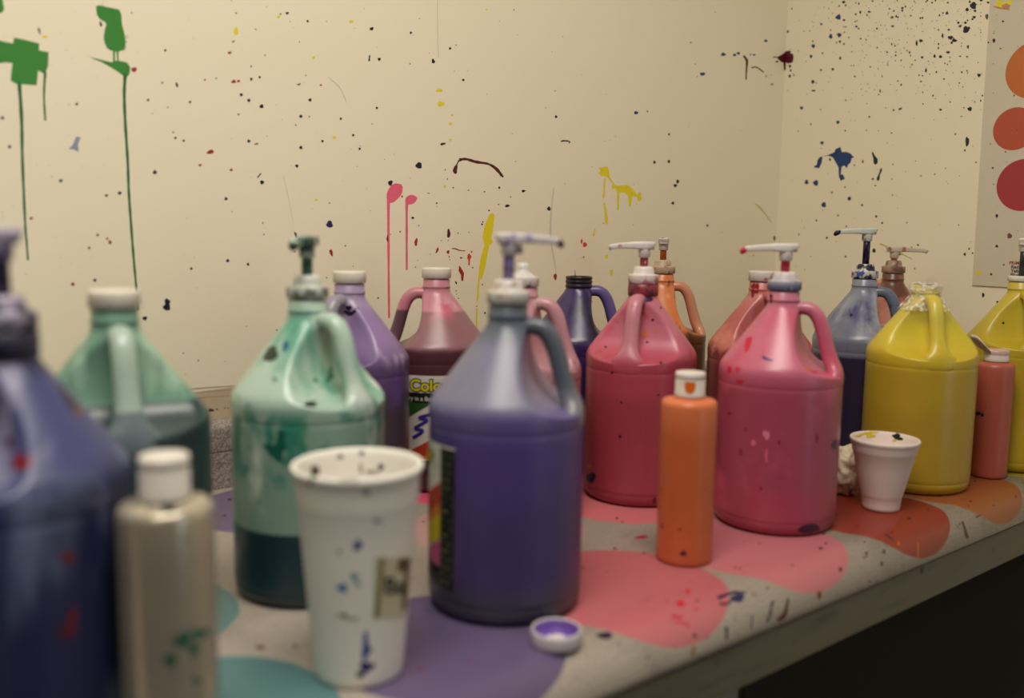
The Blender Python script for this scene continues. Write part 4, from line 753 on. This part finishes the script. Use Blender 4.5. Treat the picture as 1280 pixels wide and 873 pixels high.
grid(468, 697, 512, 772, -1, 0, .0004); grid(474, 697, 481, 772, -7, 1, .0006, 5); grid(506, 697, 513, 762, -5, 1, .0006, 5); grid(498, 698, 511, 714, -2, 3, .0007, 4)
letters(bm, 'Ba', 30, lambda x, y: on_cup(479+x*.95, 742-y*1.0, .0009), 2, .6)
for f in bm.faces:
    f.normal_update(); c = f.calc_center_median()
    if f.normal.dot(Vector((c.x, c.y, 0))) < 0: f.normal_flip()
obj('tape_label', bm, tm, c1, recalc=False)
foam2 = plain('pinkish_white_foam', (228, 212, 204), .55, .05, 300, .4, .0005)
sp_ = [(0, .003), (.0215, .002), (.023, 0), (.0243, .001), (.0248, .005), (.0262, .018), (.0270, .0195), (.0274, .021), (.0350, .055), (.0402, .078), (.0412, .080), (.0420, .083), (.0432, .0895), (.0438, .092), (.0450, .0942), (.0454, .0965), (.0446, .0985), (.0432, .0987), (.0420, .097), (.0410, .092), (.0375, .076), (.0365, .072), (0, .072)]
c2, bv2, mw2 = cup('small white foam cup with yellow paint on its rim, before the bright yellow jug', (1.169, .645), sp_, foam2,
   [(ribbon([(1070, 546), (1077, 543), (1087, 541), (1098, 540.3)], [2, 2.4, 2.4, 1]), (214, 190, 20)), (B(1088, 545, 6, 3), (206, 190, 30)), (B(1118, 551, 3, 1.2), (206, 190, 30)), (ribbon([(1100, 544), (1110, 540), (1119, 543)], [1, 2.4, 2]), (90, 104, 90)), (B(1121, 546, 5, 4, 20, .2), (20, 40, 30)), (B(1126, 549, 3, 2), (24, 44, 34)), (ribbon([(1112, 541), (1124, 541), (1128, 546)], [1, 2, 1]), (60, 80, 66))], None)
bm = bmesh.new()
lathe(bm, [(0, .0012), (.0205, .0012), (.0205, 0), (.0225, .0004), (.0232, .0015), (.0232, .0125), (.0226, .0138), (.0216, .0138), (.0210, .013), (.0206, .0035), (.0198, .003), (.011, .003), (.0105, .0036), (.0098, .003), (0, .003)], 96, rib=.0004, ribz=(.0014, .0126))
cl = NT('lid_with_purple_paint'); co = cl.coord(); sx = cl.n('ShaderNodeSeparateXYZ'); cl.l(co, sx.inputs[0])
rad = cl.math('SQRT', cl.math('ADD', cl.math('POWER', sx.outputs[0], 2.0), cl.math('POWER', sx.outputs[1], 2.0)))
inn = cl.math('MULTIPLY', cl.math('SUBTRACT', 1.0, cl.step(rad, .0208, .0213)), cl.step(cl.math('ADD', rad, cl.math('MULTIPLY', cl.noise(co, 120, 3), .012)), .016, .019))
lm = cl.done(cl.mix(inn, lin((214, 206, 208)), lin((104, 72, 156))), .35)
lid = obj('jug_lid', bm, lm); lid.location = (.535, .5995, TOP+.0004); tag(lid, 'loose white lid lying upturned with purple paint inside, at the front', 'lid')
bm = bmesh.new(); bmesh.ops.create_icosphere(bm, subdivisions=5, radius=1)
from mathutils import noise as mn
for v in bm.verts:
    p = v.co.copy(); q = p*2.1; k = 1+.20*mn.noise(q)+.20*(1-abs(mn.noise(q*1.1+Vector((3, 1, 0))))*2)+.05*(1-abs(mn.noise(q*2.6))*2)
    v.co = Vector((p.x*.021*k, p.y*.024*k, p.z*.031*k))
zm = min(v.co.z for v in bm.verts)
for v in bm.verts: v.co.z = max(v.co.z-zm, 0.004)-.004
for v in bm.verts: v.co.z += 0.0003
t = NT('crumpled_tissue'); co = t.coord(); sx = t.n('ShaderNodeSeparateXYZ'); t.l(co, sx.inputs[0])
f = t.math('MULTIPLY', t.math('SUBTRACT', 1.0, t.step(sx.outputs[2], .012, .026)), t.step(t.noise(co, 60, 4), .45, .6))
tm_ = t.done(t.mix(f, lin((222, 208, 182)), lin((110, 72, 34))), .7, .2); t.bump(t.noise(co, 70, 3), .002, .5)
wad = obj('crumpled_tissue', bm, tm_); q = spot(1058, 600, 1.30); wad.location = (q[0], q[1], TOP); tag(wad, 'crumpled white paper tissue with a brown stain beside the small foam cup', 'tissue')
bpy.data.meshes.remove(BODY_ME)
